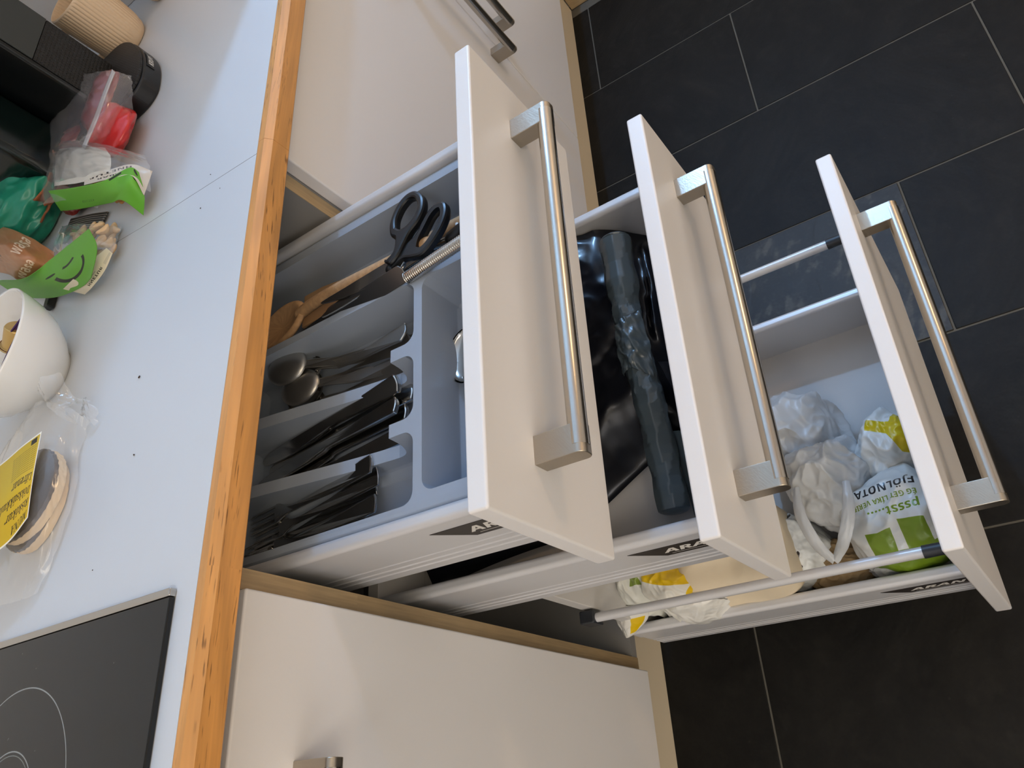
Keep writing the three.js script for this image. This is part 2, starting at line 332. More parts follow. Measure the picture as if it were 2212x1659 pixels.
// a filled, crumpled bag: facets between creases, plus fine wrinkles; uv looks straight down on it
function crumple({ r, seed = 1, facets = 26, soft = 0.06, wrinkle = 0.03, freq = 3, floor = -1e9, boxy = 2, spin = 0, w = 150, h = 100 }) {
  const R = rng(seed), dirs = Array.from({ length: facets }, () => { const y = R() * 2 - 1, a = R() * 6.2832, q = Math.sqrt(1 - y * y); return [q * Math.cos(a), y, q * Math.sin(a), 0.72 + 0.3 * R()]; });
  let g = new THREE.SphereGeometry(1, w, h); g.deleteAttribute('uv'); g.deleteAttribute('normal'); g = mergeVertices(g, 1e-5);
  const p = g.attributes.position, uv = [];
  for (let i = 0; i < p.count; i++) {
    const d = V(p.getX(i), p.getY(i), p.getZ(i)).normalize();
    const sb = Math.pow(Math.abs(d.x) ** boxy + Math.abs(d.y) ** boxy + Math.abs(d.z) ** boxy, -1 / boxy);
    let acc = Math.exp(-sb / soft);
    for (const [a, b, c, k] of dirs) { const t = d.x * a + d.y * b + d.z * c; if (t > 0.25) acc += Math.exp(-(k * sb / t) / soft); }
    let rad = -soft * Math.log(acc);
    const n = noise(d.x * freq + seed, d.y * freq, d.z * freq), n2 = noise(d.x * freq * 2.6, d.y * freq * 2.6 + seed, d.z * freq * 2.6);
    rad *= 1 + wrinkle * (1 - 3.2 * Math.abs(n)) + wrinkle * 0.3 * (1 - 3.2 * Math.abs(n2));
    const q = d.multiplyScalar(rad);
    q.x *= r[0]; q.y *= r[1]; q.z *= r[2];
    q.applyAxisAngle(V(0, 1, 0), spin);
    if (q.y < floor) q.y = floor + 0.04 * (q.y - floor);
    p.setXYZ(i, q.x, q.y, q.z); uv.push(0.5 + q.x / (2.1 * r[0]), 0.5 + q.z / (2.1 * r[2]));
  }
  g.setAttribute('uv', new THREE.Float32BufferAttribute(uv, 2));
  return fin(g);
}

// ---------------------------------------------------------------- cutlery tray in the top drawer
const { Brush, Evaluator, SUBTRACTION } = await import('three-bvh-csg');
{
  const Y0 = 0.7068, YR = 0.7825, z0 = -0.172, z1 = 0.2395, ev = new Evaluator(); ev.attributes = ['position', 'normal'];
  const brush = g => { const q = g.index ? g : mergeVertices(g); const b = new Brush(q); b.updateMatrixWorld(); return b; };
  const rb = (a, b, c, d, e, f, r) => { const g = new RoundedBoxGeometry(b - a, d - c, f - e, 6, r); g.translate((a + b) / 2, (c + d) / 2, (e + f) / 2); return g; };
  let t = brush(rb(0.0432, 0.4035, Y0, YR, z0, z1, 0.004));
  const wells = [[0.0545, 0.1215, -0.16, 0.1305, 0.012], [0.1345, 0.1985, -0.16, 0.1305, 0.012], [0.2115, 0.2785, -0.16, 0.1305, 0.012], [0.0615, 0.2765, 0.1405, 0.2335, 0.012], [0.2875, 0.389, -0.16, 0.2335, 0.014]];
  for (const [a, b, c, d, r] of wells) t = ev.evaluate(t, brush(rb(a, b, 0.7215, 0.84, c, d, r)), SUBTRACTION);
  // finger scoops in the two short dividers
  const sc = new THREE.Shape(); sc.moveTo(0.104, 0.80);
  sc.bezierCurveTo(0.1005, 0.778, 0.103, 0.770, 0.0985, 0.760); sc.bezierCurveTo(0.095, 0.750, 0.090, 0.745, 0.080, 0.7452); sc.bezierCurveTo(0.02, 0.750, -0.06, 0.768, -0.13, 0.776); sc.lineTo(-0.15, 0.80); sc.closePath();
  for (const x of [0.128, 0.205]) {
    const g = new THREE.ExtrudeGeometry(sc, { depth: 0.022, bevelEnabled: false, curveSegments: 20 }); g.deleteAttribute('uv'); g.rotateY(-Math.PI / 2); g.translate(x + 0.011, 0, 0);
    t = ev.evaluate(t, brush(mergeVertices(g)), SUBTRACTION);
  }
  // step round the outside under the rim
  for (const [a, b] of [[0.03, 0.0465], [0.4, 0.42]]) t = ev.evaluate(t, brush(rb(a, b, 0.69, 0.7745, -0.3, 0.3, 0.002)), SUBTRACTION);
  M.tray = phys({ color: '#98a1ad', roughness: 0.36 });
  const g = t.geometry; g.deleteAttribute('uv');
  const tr = mesh('cutlery_tray', toCreasedNormals(g.index ? g.toNonIndexed() : g, 0.6), M.tray);
  tag(tr, 'grey plastic cutlery tray with divided compartments filling the top drawer', 'cutlery tray');
}

// ---------------------------------------------------------------- cutlery
const forkGeo = (() => {
  const L = 0.196, s = [[-0.0085, 0.098], [-0.0094, 0.093], [-0.0080, 0.060], [-0.0042, 0.010], [-0.0036, -0.030], [-0.0105, -0.047]];
  const body = cut([...s, ...s.slice().reverse().map(([x, y]) => [-x, y]), [0, 0.0995], [-0.0085, 0.098]].map(p => p), 0.0026, 0.0009);
  const tines = [-0.0093, -0.0031, 0.0031, 0.0093].map(x => cut([[x - 0.0015, -0.044], [x + 0.0015, -0.044], [x + 0.0012, -0.09], [x, -0.096], [x - 0.0012, -0.09], [x - 0.0015, -0.044]], 0.0020, 0.0005, false));
  return bend(mergeGeometries([body, ...tines].map(g => plain(g.index ? g.toNonIndexed() : g))), (x, y, z) => [x, y + 0.010 * smooth(-0.02, -0.07, z) * (1 - 0.6 * smooth(-0.07, -0.1, z)) + 0.005 * smooth(0.02, 0.1, z), z]);
})();
const knifeGeo = (() => {
  const g = cut([[-0.009, 0.112], [-0.0096, 0.104], [-0.0075, 0.06], [-0.0055, 0.015], [-0.0085, 0.0], [-0.0095, -0.06], [-0.007, -0.104], [-0.001, -0.112], [0.0055, -0.1], [0.0078, -0.04], [0.0066, 0.012], [0.0075, 0.06], [0.0096, 0.104], [0.009, 0.112], [0, 0.1145], [-0.009, 0.112]], 0.0056, 0.0016);
  return bend(g, (x, y, z) => [x, (y - 0.0028) * (z > 0 ? 1 : lerp(1, 0.42, smooth(0, -0.02, z))) + 0.0028, z]);
})();
function spoonGeo(L, bw, bl, hw, down = false) {
  const g = cut([[-hw, L / 2 - 0.004], [-hw * 1.06, L / 2 - 0.012], [-hw * 0.6, 0.02], [-hw * 0.42, -L / 2 + bl], [-0.0035, -L / 2 + bl - 0.006], [0.0035, -L / 2 + bl - 0.006], [hw * 0.42, -L / 2 + bl], [hw * 0.6, 0.02], [hw * 1.06, L / 2 - 0.012], [hw, L / 2 - 0.004], [0, L / 2], [-hw, L / 2 - 0.004]], 0.0025, 0.0009);
  bend(g, (x, y, z) => [x, y + 0.009 * smooth(-0.01, -L / 2 + bl, z) + 0.006 * smooth(0.01, L / 2, z), z]);
  const b = new THREE.SphereGeometry(1, 36, 14, 0, 6.2832, Math.PI * 0.5, Math.PI * 0.5), i = b.clone(); i.scale(0.93, 0.86, 0.95); const ix = i.index.array; for (let k = 0; k < ix.length; k += 3) { const q = ix[k]; ix[k] = ix[k + 1]; ix[k + 1] = q; }
  const bowl = mergeGeometries([b, i]); if (down) bowl.rotateZ(Math.PI); bowl.scale(bw / 2, 0.009, bl / 2); bowl.translate(0, 0.0112, -L / 2 + bl / 2); bowl.computeVertexNormals();
  return mergeGeometries([g, bowl].map(q => plain(q.index ? q.toNonIndexed() : q)));
}
const tableSpoon = spoonGeo(0.2, 0.042, 0.066, 0.0095), bigSpoon = spoonGeo(0.225, 0.042, 0.056, 0.0115, true);
function put(geo, name, label, category, group, [x, y, z], turn, tilt = 0, roll = 0) {
  const m = mesh(name, geo, name === 'spoon' ? M.satin : M.cutlery); m.position.set(x, y, z); m.rotation.set(tilt, turn, roll, 'YXZ');
  return tag(m, label, category, group);
}
const RG = 'table forks in the left compartment', KG = 'table knives in the middle compartment', SG = 'spoons in the third compartment';
put(forkGeo, 'fork', 'steel fork in the left tray compartment, its handle topmost beside the knives', 'fork', RG, [0.1150, 0.7385, -0.046], 0.07, -0.075);
put(forkGeo, 'fork', 'steel fork in the left tray compartment, second of the overlapping handles', 'fork', RG, [0.1030, 0.7335, -0.043], 0.09, -0.055, 0.1);
put(forkGeo, 'fork', 'steel fork in the left tray compartment, handle lowest and nearest the drawer side', 'fork', RG, [0.0830, 0.7285, -0.053], 0.05, -0.035);
put(forkGeo, 'fork', 'steel fork half under the others in the left tray compartment', 'fork', RG, [0.0960, 0.7245, -0.060], 0.16, -0.01, 0.3);
put(forkGeo, 'fork', 'steel fork with raised tines in the left tray compartment, at the drawer side', 'fork', RG, [0.0720, 0.7255, -0.066], -0.02, -0.03, 0.2);
put(knifeGeo, 'table_knife', 'steel knife in the second compartment, handle end highest at the divider', 'knife', KG, [0.1935, 0.7365, -0.030], 0.05, -0.09, 0.3);
put(knifeGeo, 'table_knife', 'steel knife in the second compartment, handle end reaching furthest forward', 'knife', KG, [0.1830, 0.7280, -0.022], 0.07, -0.05);
put(knifeGeo, 'table_knife', 'steel knife in the second compartment with its broad handle lying on two others', 'knife', KG, [0.1690, 0.7335, -0.036], 0.08, -0.07, -0.1);
put(knifeGeo, 'table_knife', 'steel knife in the second compartment, under the broad topmost handle', 'knife', KG, [0.1640, 0.7260, -0.034], 0.1, -0.03);
put(knifeGeo, 'table_knife', 'steel knife in the second compartment, lowest one along the fork divider', 'knife', KG, [0.1470, 0.7240, -0.040], 0.05, -0.03);
put(bigSpoon, 'spoon', 'large steel spoon, its bowl nearest the oak edge and handle at the right', 'spoon', SG, [0.2545, 0.7440, 0.0105], -0.155, 0.10);
put(bigSpoon, 'spoon', 'large steel spoon whose bowl shows lower beside the first one', 'spoon', SG, [0.2335, 0.7370, 0.0240], -0.11, 0.06);
put(tableSpoon, 'spoon', 'steel spoon with its broad handle end rounded at the tray corner', 'spoon', SG, [0.2520, 0.7460, 0.006], -0.12, -0.10, -0.15);
put(tableSpoon, 'spoon', 'steel spoon lying under the rounded handle in the third compartment', 'spoon', SG, [0.2430, 0.7385, 0.003], -0.06, -0.08, 0.2);
put(tableSpoon, 'spoon', 'steel spoon lowest in the third compartment, along the knife divider', 'spoon', SG, [0.2260, 0.7300, 0.0], -0.05, -0.06, 0.25);
{
  // spoon across the front compartment, half hidden by the drawer front
  const g = spoonGeo(0.2, 0.046, 0.06, 0.0085), m = mesh('serving_spoon', g, M.cutlery); m.position.set(0.137, 0.7265, 0.157); m.rotation.set(0, -Math.PI / 2 + 0.02, 0); tag(m, 'steel spoon lying crosswise in the front compartment behind the top drawer front', 'spoon');
}
{
  // wooden spoon
  const t = thing('wooden_spoon', 'wooden spoon lying along the right tray compartment, bowl towards the worktop', 'spoon');
  M.beech = std({ map: tex(256, 512, (u, v) => { const k = 1 + 0.10 * noise(u * 40, v * 6, 2) + 0.05 * noise(u * 90, v * 14, 6); return [186 * k, 148 * k, 108 * k]; }), roughness: 0.7 });
  const L = tube([[0.3130, 0.785, 0.150], [0.3165, 0.783, 0.09], [0.3225, 0.779, 0.02], [0.3265, 0.773, -0.028], [0.3265, 0.7695, -0.05]], u => 0.0066 + 0.0008 * smooth(0.4, 1, u), 50, 16, 0.85);
  mesh('handle', L, M.beech, t);
  const b = new THREE.SphereGeometry(1, 48, 28); b.scale(0.0265, 0.0085, 0.042);
  bend(b, (x, y, z) => { const k = Math.max(0, 1 - (x / 0.0225) ** 2 - (z / 0.037) ** 2); return [x, y > 0 ? y - 0.0115 * k : y, z]; });
  b.rotateY(0.18); b.rotateX(-0.05); b.translate(0.3220, 0.7695, -0.082); mesh('bowl', b, M.beech, t);
}
{
  // scissors: two loops of black plastic, steel blades, a black pivot
  const t = thing('scissors', 'black handled kitchen scissors resting on the wooden spoon', 'scissors');
  t.position.set(0.2995, 0.7862, 0.1075); t.rotation.set(0.0, 0, -0.02, 'YXZ');
  const loop = (outer, inner, th) => cut(outer, th, 0.0026, true, [inner]);
  const A = loop([[0.004, -0.002], [0.011, 0.010], [0.026, 0.012], [0.033, 0.0055], [0.049, 0.004], [0.066, 0.011], [0.0755, 0.024], [0.074, 0.037], [0.0615, 0.047], [0.0465, 0.048], [0.034, 0.0415], [0.0255, 0.031], [0.016, 0.024], [0.004, 0.016], [-0.002, 0.006], [0.004, -0.002]],
    [[0.040, 0.0125], [0.052, 0.0125], [0.0635, 0.019], [0.0685, 0.028], [0.064, 0.0365], [0.052, 0.0405], [0.042, 0.037], [0.0355, 0.0285], [0.0345, 0.019], [0.040, 0.0125]], 0.0095);
  const B = loop([[-0.004, 0.004], [0.000, 0.018], [-0.004, 0.030], [-0.0065, 0.042], [-0.001, 0.053], [0.012, 0.066], [0.027, 0.0735], [0.041, 0.0725], [0.0465, 0.063], [0.043, 0.052], [0.033, 0.043], [0.022, 0.036], [0.0165, 0.024], [0.011, 0.012], [0.004, 0.002], [-0.004, 0.004]],
    [[0.004, 0.034], [-0.001, 0.042], [0.0035, 0.052], [0.015, 0.063], [0.028, 0.0695], [0.039, 0.068], [0.0418, 0.0615], [0.0375, 0.053], [0.0275, 0.0455], [0.015, 0.037], [0.004, 0.034]], 0.0095);
  const a = mesh('handle', A, M.blackPlastic, t); a.position.y = 0.0015; const b = mesh('handle', B, M.blackPlastic, t); b.position.y = -0.0025;
  const bl = mesh('blade', cut([[-0.0065, 0.012], [-0.010, -0.010], [-0.0055, -0.06], [0.004, -0.10], [0.0075, -0.06], [0.0105, -0.012], [0.011, 0.014], [0.002, 0.018], [-0.0065, 0.012]], 0.0022, 0.0004), M.cutlery, t); bl.position.y = 0.002;
  const b2 = mesh('blade', cut([[-0.009, 0.010], [-0.0055, -0.012], [-0.012, -0.06], [-0.012, -0.10], [0.002, -0.06], [0.0065, -0.012], [0.007, 0.012], [-0.001, 0.016], [-0.009, 0.010]], 0.0022, 0.0004), M.cutlery, t); b2.position.y = -0.0005;
  const pv = new THREE.SphereGeometry(0.0062, 20, 12, 0, 6.2832, 0, Math.PI / 2); pv.scale(1, 0.7, 1); pv.translate(0, 0.0042, 0); mesh('pivot', pv, M.blackPlastic, t);
}
{
  // long knife with a ribbed steel handle lying on the divider
  const t = thing('bread_knife', 'long knife with a finely ribbed steel handle lying on the tray divider', 'knife');
  const core = box(-0.0058, 0.0058, -0.004, 0.004, 0, 0.105, 0.0035, 3), ribs = [core];
  for (let k = 0; k < 42; k++) { const g = new THREE.TorusGeometry(0.0056, 0.00085, 6, 18); g.scale(1, 0.74, 1); g.translate(0, 0, 0.0015 + k * 0.00247); ribs.push(g); }
  mesh('handle', ribs, M.cutlery, t); M.blade = phys({ color: '#8d8f92', metalness: 1, roughness: 0.3 });
  mesh('blade', cut([[-0.007, 0.002], [0.008, 0.002], [0.0115, -0.02], [0.0115, -0.15], [0.004, -0.172], [-0.005, -0.14], [-0.007, 0.002]], 0.0018, 0.0004), M.blade, t).position.set(0.004, -0.0008, 0);
  t.position.set(0.2815, 0.7868, 0.1235); t.rotation.set(-0.12, 0.0, 0.7, 'YXZ');
}
{
  // things jumbled under and behind the scissors
  const o = thing('can_opener', 'small steel can opener tucked beside the scissors pivot', 'can opener');
  mesh('body', cut([[-0.008, 0.03], [-0.012, 0.0], [-0.008, -0.035], [0.004, -0.04], [0.01, -0.01], [0.008, 0.028], [-0.008, 0.03]], 0.003, 0.0008), M.cutlery, o);
  const w = new THREE.CylinderGeometry(0.009, 0.009, 0.004, 28); w.translate(0.001, 0.0052, 0.012); mesh('cutting_wheel', w, M.cutlery, o);
  const pin = new THREE.SphereGeometry(0.0035, 14, 10); pin.translate(0.001, 0.008, -0.018); mesh('pin', pin, M.cutlery, o);
  o.position.set(0.301, 0.7725, 0.070); o.rotation.set(-0.1, -0.2, 0.2);
  const p = thing('vegetable_peeler', 'black handled peeler half hidden behind the top drawer front', 'peeler');
  mesh('handle', tube([[0.322, 0.7665, 0.166], [0.324, 0.7672, 0.19], [0.326, 0.767, 0.222]], u => 0.0085 + 0.002 * Math.sin(u * 3.1), 20, 16, 0.8), M.blackPlastic, p);
  mesh('collar', tube([[0.3255, 0.765, 0.143], [0.3225, 0.766, 0.16]], 0.0048, 8, 14), M.cutlery, p);
  const s = thing('wooden_spatula', 'pale wooden spatula handle under the scissors loops', 'spatula');
  mesh('handle', tube([[0.344, 0.757, 0.215], [0.3475, 0.757, 0.16], [0.351, 0.752, 0.09], [0.354, 0.744, 0.02]], 0.0068, 30, 14, 0.7), M.beech, s);
  mesh('blade', cut([[-0.012, 0.02], [-0.022, -0.05], [-0.022, -0.08], [0.022, -0.08], [0.022, -0.05], [0.012, 0.02]], 0.0045, 0.0012, false), M.beech, s).position.set(0.356, 0.737, 0.0);
  const sp = thing('whisk', 'steel whisk with a white handle end under the scissors', 'whisk');
  mesh('handle', tube([[0.338, 0.752, 0.155], [0.330, 0.745, 0.05]], 0.0055, 20, 14), M.cutlery, sp);
  for (let k = 0; k < 4; k++) { const a = k * 0.785, r = 0.014; const pts = []; for (let i = 0; i <= 10; i++) { const q = i / 10 * Math.PI * 2 - Math.PI; const w2 = r * Math.sin(q) * (0.6 + 0.4 * Math.cos(q)); pts.push([0.329 + w2 * Math.cos(a), 0.7425 + Math.abs(0) + w2 * Math.sin(a), 0.05 - 0.045 * (1 + Math.cos(q))]); } mesh('wire', tube(pts, 0.0007, 40, 6), M.cutlery, sp); }
  const ring = new THREE.TorusGeometry(0.007, 0.0022, 10, 28); ring.rotateX(0.9); ring.translate(0.3385, 0.7565, 0.163); mesh('ring', ring, std({ color: '#e8e6e2', roughness: 0.4 }), sp);
  const l = thing('ladle', 'dark flat ladle handle below the wooden spoon', 'ladle');
  mesh('handle', cut([[-0.006, 0.1], [-0.004, -0.06], [0.004, -0.06], [0.008, 0.1]], 0.003, 0.0008, false), M.blade, l);
  const b = new THREE.SphereGeometry(0.03, 32, 14, 0, 6.2832, Math.PI / 2, Math.PI / 2); b.scale(1, 0.6, 1); b.translate(0, 0.005, -0.088); mesh('bowl', b, phys({ color: '#9a9a9a', metalness: 1, roughness: 0.25, side: THREE.DoubleSide }), l);
  l.position.set(0.306, 0.7485, -0.03); l.rotation.set(-0.05, -0.06, 0.3);
}

// ---------------------------------------------------------------- things on the worktop
M.film = phys({ color: '#ffffff', transmission: 0.95, thickness: 0, roughness: 0.14, ior: 1.35, side: THREE.DoubleSide });
M.hobGlass = null;
{ // hob
  const t = thing('hob', 'black glass ceramic hob with a steel side trim and fine printed rings', 'hob');
  const hobTex = canvasTex(2048, 2048, (c, w, h) => {           // covers x -0.6..-0.017 (u) and z -0.51..0.0015 (v down)
    c.fillStyle = '#161614'; c.fillRect(0, 0, w, h);
    const X = x => (x + 0.6) / 0.583 * w, Z = z => (z + 0.51) / 0.5115 * h, ring = (x, z, r, lw, col) => { c.beginPath(); c.ellipse(X(x), Z(z), r / 0.583 * w, r / 0.5115 * h, 0, 0, 7); c.lineWidth = lw; c.strokeStyle = col; c.stroke(); };
    for (const [x, z, r, q] of [[-0.153, -0.19, 0.094, 0.046], [-0.43, -0.17, 0.075, 0], [-0.16, -0.4, 0.07, 0], [-0.43, -0.4, 0.09, 0.05]]) { ring(x, z, r, 4, '#8a8c8a'); if (q) { ring(x, z, q, 4, '#8a8c8a'); ring(x, z, q - 0.003, 3, '#70736f'); } }
    const R = rng(3); c.fillStyle = '#77776f'; for (let i = 0; i < 120; i++) c.fillRect(R() * w, R() * h, 1 + R() * 3, 1 + R() * 3);
  });
  const g = box(-0.6, -0.0172, HC + 0.0003, HC + 0.0052, -0.51, 0.0015, 0.0012, 2), uv = g.attributes.uv, p = g.attributes.position;
  for (let i = 0; i < uv.count; i++) uv.setXY(i, (p.getX(i) + 0.6) / 0.583, 1 - (p.getZ(i) + 0.51) / 0.5115);
  mesh('glass_plate', g, phys({ map: hobTex, roughness: 0.13, specularIntensity: 0.8 }), t);
  mesh('side_trim', box(-0.0171, -0.0108, HC + 0.0003, HC + 0.0064, -0.51, 0.0018, 0.0012, 2), M.steel, t);
}
{ // white bowl
  const t = thing('bowl', 'deep white glossy bowl standing on the worktop with coffee capsules in it', 'bowl', [0.2845, HC + 0.0004, -0.301]);
  const pr = [[0, 0.004], [0.027, 0.004], [0.028, 0], [0.0305, 0], [0.0325, 0.003], [0.0455, 0.013], [0.058, 0.028], [0.0665, 0.045], [0.0715, 0.062], [0.0735, 0.072], [0.0728, 0.0745], [0.0708, 0.073], [0.068, 0.060], [0.062, 0.044], [0.052, 0.026], [0.036, 0.012], [0.018, 0.0085], [0, 0.008]];
  mesh('bowl', new THREE.LatheGeometry(pr.map(([x, y]) => new THREE.Vector2(x, y)), 96), phys({ color: '#e9e8e4', roughness: 0.18, clearcoat: 0.6, clearcoatRoughness: 0.1 }), t);
}
{ // coffee capsules
  const body = new THREE.LatheGeometry([[0, 0.026], [0.011, 0.026], [0.0125, 0.024], [0.0150, 0.002], [0.0185, 0.0012], [0.0185, 0], [0, 0.0004]].map(([x, y]) => new THREE.Vector2(x, y)).reverse(), 40);
  const rim = new THREE.TorusGeometry(0.0172, 0.0011, 10, 40); rim.rotateX(Math.PI / 2); rim.translate(0, 0.0006, 0);
  const cap = (label, col, rimCol, pos, rot) => { const c = thing('coffee_capsule', label, 'coffee capsule', pos); mesh('shell', body, phys({ color: col, metalness: 0.55, roughness: 0.35 }), c); mesh('rim', rim, phys({ color: rimCol, metalness: 0.7, roughness: 0.35 }), c); c.rotation.set(...rot); return c; };
  cap('golden capsule with a dark brown rim lying on its side in the bowl', '#c9a565', '#6b3f1d', [0.3115, HC + 0.040, -0.316], [1.1, 0.2, -0.5]);
  cap('purple capsule in the bowl, above the golden one in the picture', '#5b3a6d', '#54345f', [0.330, HC + 0.052, -0.300], [2.9, 0.2, 0.3]);
  cap('purple capsule in the bowl, half covering the golden one', '#5b3a6d', '#54345f', [0.2915, HC + 0.052, -0.303], [2.7, 0.9, 0.2]);
  cap('purple capsule lowest in the bowl, under the golden one', '#5b3a6d', '#54345f', [0.290, HC + 0.034, -0.325], [3.0, 0.4, 0.1]);
  cap('golden capsule at the bottom of the bowl under the other capsules', '#c9a565', '#8b6a3a', [0.300, HC + 0.0105, -0.300], [0, 0, 0]);
}
{ // ribbed mugs
  const ribbed = (() => {
    const pr = [[0, 0.003], [0.024, 0.0015], [0.029, 0], [0.0325, 0.002], [0.0365, 0.009], [0.0388, 0.02], [0.0405, 0.04], [0.0415, 0.07], [0.0418, 0.094], [0.0410, 0.0965], [0.0396, 0.0955], [0.0390, 0.07], [0.038, 0.04], [0.035, 0.014], [0.028, 0.007], [0, 0.006]];
    const g = new THREE.LatheGeometry(new THREE.SplineCurve(pr.map(q => new THREE.Vector2(...q))).getPoints(90), 384), p = g.attributes.position;
    for (let i = 0; i < p.count; i++) { const x = p.getX(i), y = p.getY(i), z = p.getZ(i), r = Math.hypot(x, z); if (r > 0.0365 && y > 0.008 && y < 0.0955) { const a = Math.atan2(z, x), k = 1 + 0.026 * Math.pow(Math.abs(Math.cos(a * 24)), 0.7) * smooth(0.008, 0.02, y) * (r > 0.0392 || y < 0.06 ? 1 : 0) - 0.014; p.setX(i, x * k); p.setZ(i, z * k); } }
    return fin(g);
  })();
  const hd = tube([[0, 0.075, -0.040], [0, 0.082, -0.060], [0, 0.055, -0.072], [0, 0.026, -0.058], [0, 0.022, -0.0385]], 0.005, 40, 12);
  M.stoneware = phys({ color: '#d3b898', roughness: 0.42 });
  const m1 = thing('mug', 'beige ribbed stoneware mug right beside the black coffee machine', 'mug', [0.8665, HC + 0.0004, -0.3305], 0.6, 'beige mugs behind the coffee machine');
  mesh('cup', ribbed, M.stoneware, m1); mesh('handle', hd, M.stoneware, m1);
  const m2 = m1.clone(); m2.name = numbered('mug'); scene.add(m2); m2.position.set(0.948, HC + 0.0004, -0.262); m2.userData.label = 'second beige ribbed mug, cut off by the upper edge of the picture'; m2.rotation.y = -0.4;
}
{ // coffee machine
  const t = thing('coffee_machine', 'black coffee machine with a rounded drip tray foot and dotted front', 'coffee machine');
  const foot = new THREE.Shape(new THREE.CatmullRomCurve3([[0.6540, -0.2714], [0.6552, -0.245], [0.6600, -0.2240], [0.6740, -0.2105], [0.7033, -0.2115], [0.7300, -0.2200], [0.7600, -0.2390], [0.7900, -0.2650], [0.8080, -0.2950], [0.8080, -0.345], [0.800, -0.44], [0.78, -0.50], [0.68, -0.50], [0.658, -0.44], [0.6535, -0.34]].map(([x, z]) => V(x, -z, 0)), true).getPoints(120).map(q => new THREE.Vector2(q.x, q.y)));
  const fg = (h0, h1, b, inset) => { const g = new THREE.ExtrudeGeometry(foot, { depth: h1 - h0 - 2 * b, bevelEnabled: true, bevelThickness: b, bevelSize: b, bevelOffset: -b - inset, bevelSegments: 4 }); g.rotateX(-Math.PI / 2); g.translate(0, h0 + b, 0); return g; };
  M.machine = phys({ color: '#101113', roughness: 0.42 });
  mesh('foot', fg(HC + 0.0004, HC + 0.0265, 0.003, 0), M.machine, t);
  M.dots = std({ color: '#101113', roughness: 0.5, map: tex(256, 256, (u, v) => { const a = (u * 16) % 1 - 0.5, b = ((v * 16) % 1) - 0.5; return Math.hypot(a, b) < 0.28 ? [5, 6, 7] : [44, 46, 48]; }), bumpMap: tex(256, 256, (u, v) => { const a = (u * 16) % 1 - 0.5, b = ((v * 16) % 1) - 0.5; return Math.hypot(a, b) < 0.28 ? 20 : 220; }, false), bumpScale: 0.0012 });
  const tray = fg(HC + 0.0266, HC + 0.0305, 0.0012, 0.0015), tu = tray.attributes.uv, tp = tray.attributes.position; for (let i = 0; i < tu.count; i++) tu.setXY(i, tp.getX(i) * 14, tp.getZ(i) * 14);
  mesh('drip_tray', tray, M.dots, t);
  mesh('body', box(0.6835, 0.7675, HC + 0.0306, 1.27, -0.49, -0.2975, 0.006, 4), phys({ color: '#06090a', roughness: 0.2 }), t);
  mesh('water_tank', box(0.600, 0.6828, HC + 0.0306, 1.22, -0.53, -0.37, 0.012, 4), phys({ color: '#03100f', roughness: 0.15 }), t);
  const gr = box(0.688, 0.7635, HC + 0.032, 1.021, -0.2974, -0.2955, 0.001), gu = gr.attributes.uv; for (let i = 0; i < gu.count; i++) gu.setXY(i, gu.getX(i) * 14, gu.getY(i) * 14);
  mesh('grille', gr, M.dots, t);
  mesh('front_panel', box(0.688, 0.7635, 1.0215, 1.266, -0.2974, -0.2945, 0.0012), phys({ color: '#2c302e', roughness: 0.3 }), t);
  // lettering on the front wall of the foot
  const word = canvasTex(512, 128, (c, w, h) => { c.fillStyle = '#101113'; c.fillRect(0, 0, w, h); c.fillStyle = '#d9d9d6'; c.font = 'bold 118px sans-serif'; c.textBaseline = 'middle'; c.textAlign = 'center'; c.fillText('KRUPS', w / 2, h / 2 + 6); });
  const q = [[0.7085, -0.2128], [0.7210, -0.2164], [0.7330, -0.2214], [0.7460, -0.2294]].map(([x, z]) => [x + 0.0004, z + 0.0009]);
  mesh('lettering', loft([q.map(([x, z]) => [x, HC + 0.0225, z]), q.map(([x, z]) => [x, HC + 0.0115, z])], 0.0004, 24, 2), std({ map: flipV(word), roughness: 0.5 }), t);
}
function flipV(t) { t.flipY = false; return t; }
const ripple = (seed, a, f) => (p, u, v) => { const n = noise(u * f + seed, v * f, seed), m = noise(u * f * 2.3, v * f * 2.3 + seed, 2); p.y += a * (0.5 - 1.6 * Math.abs(n)) + a * 0.5 * (0.4 - 1.6 * Math.abs(m)); p.x += a * 0.4 * n; p.z += a * 0.4 * m; };
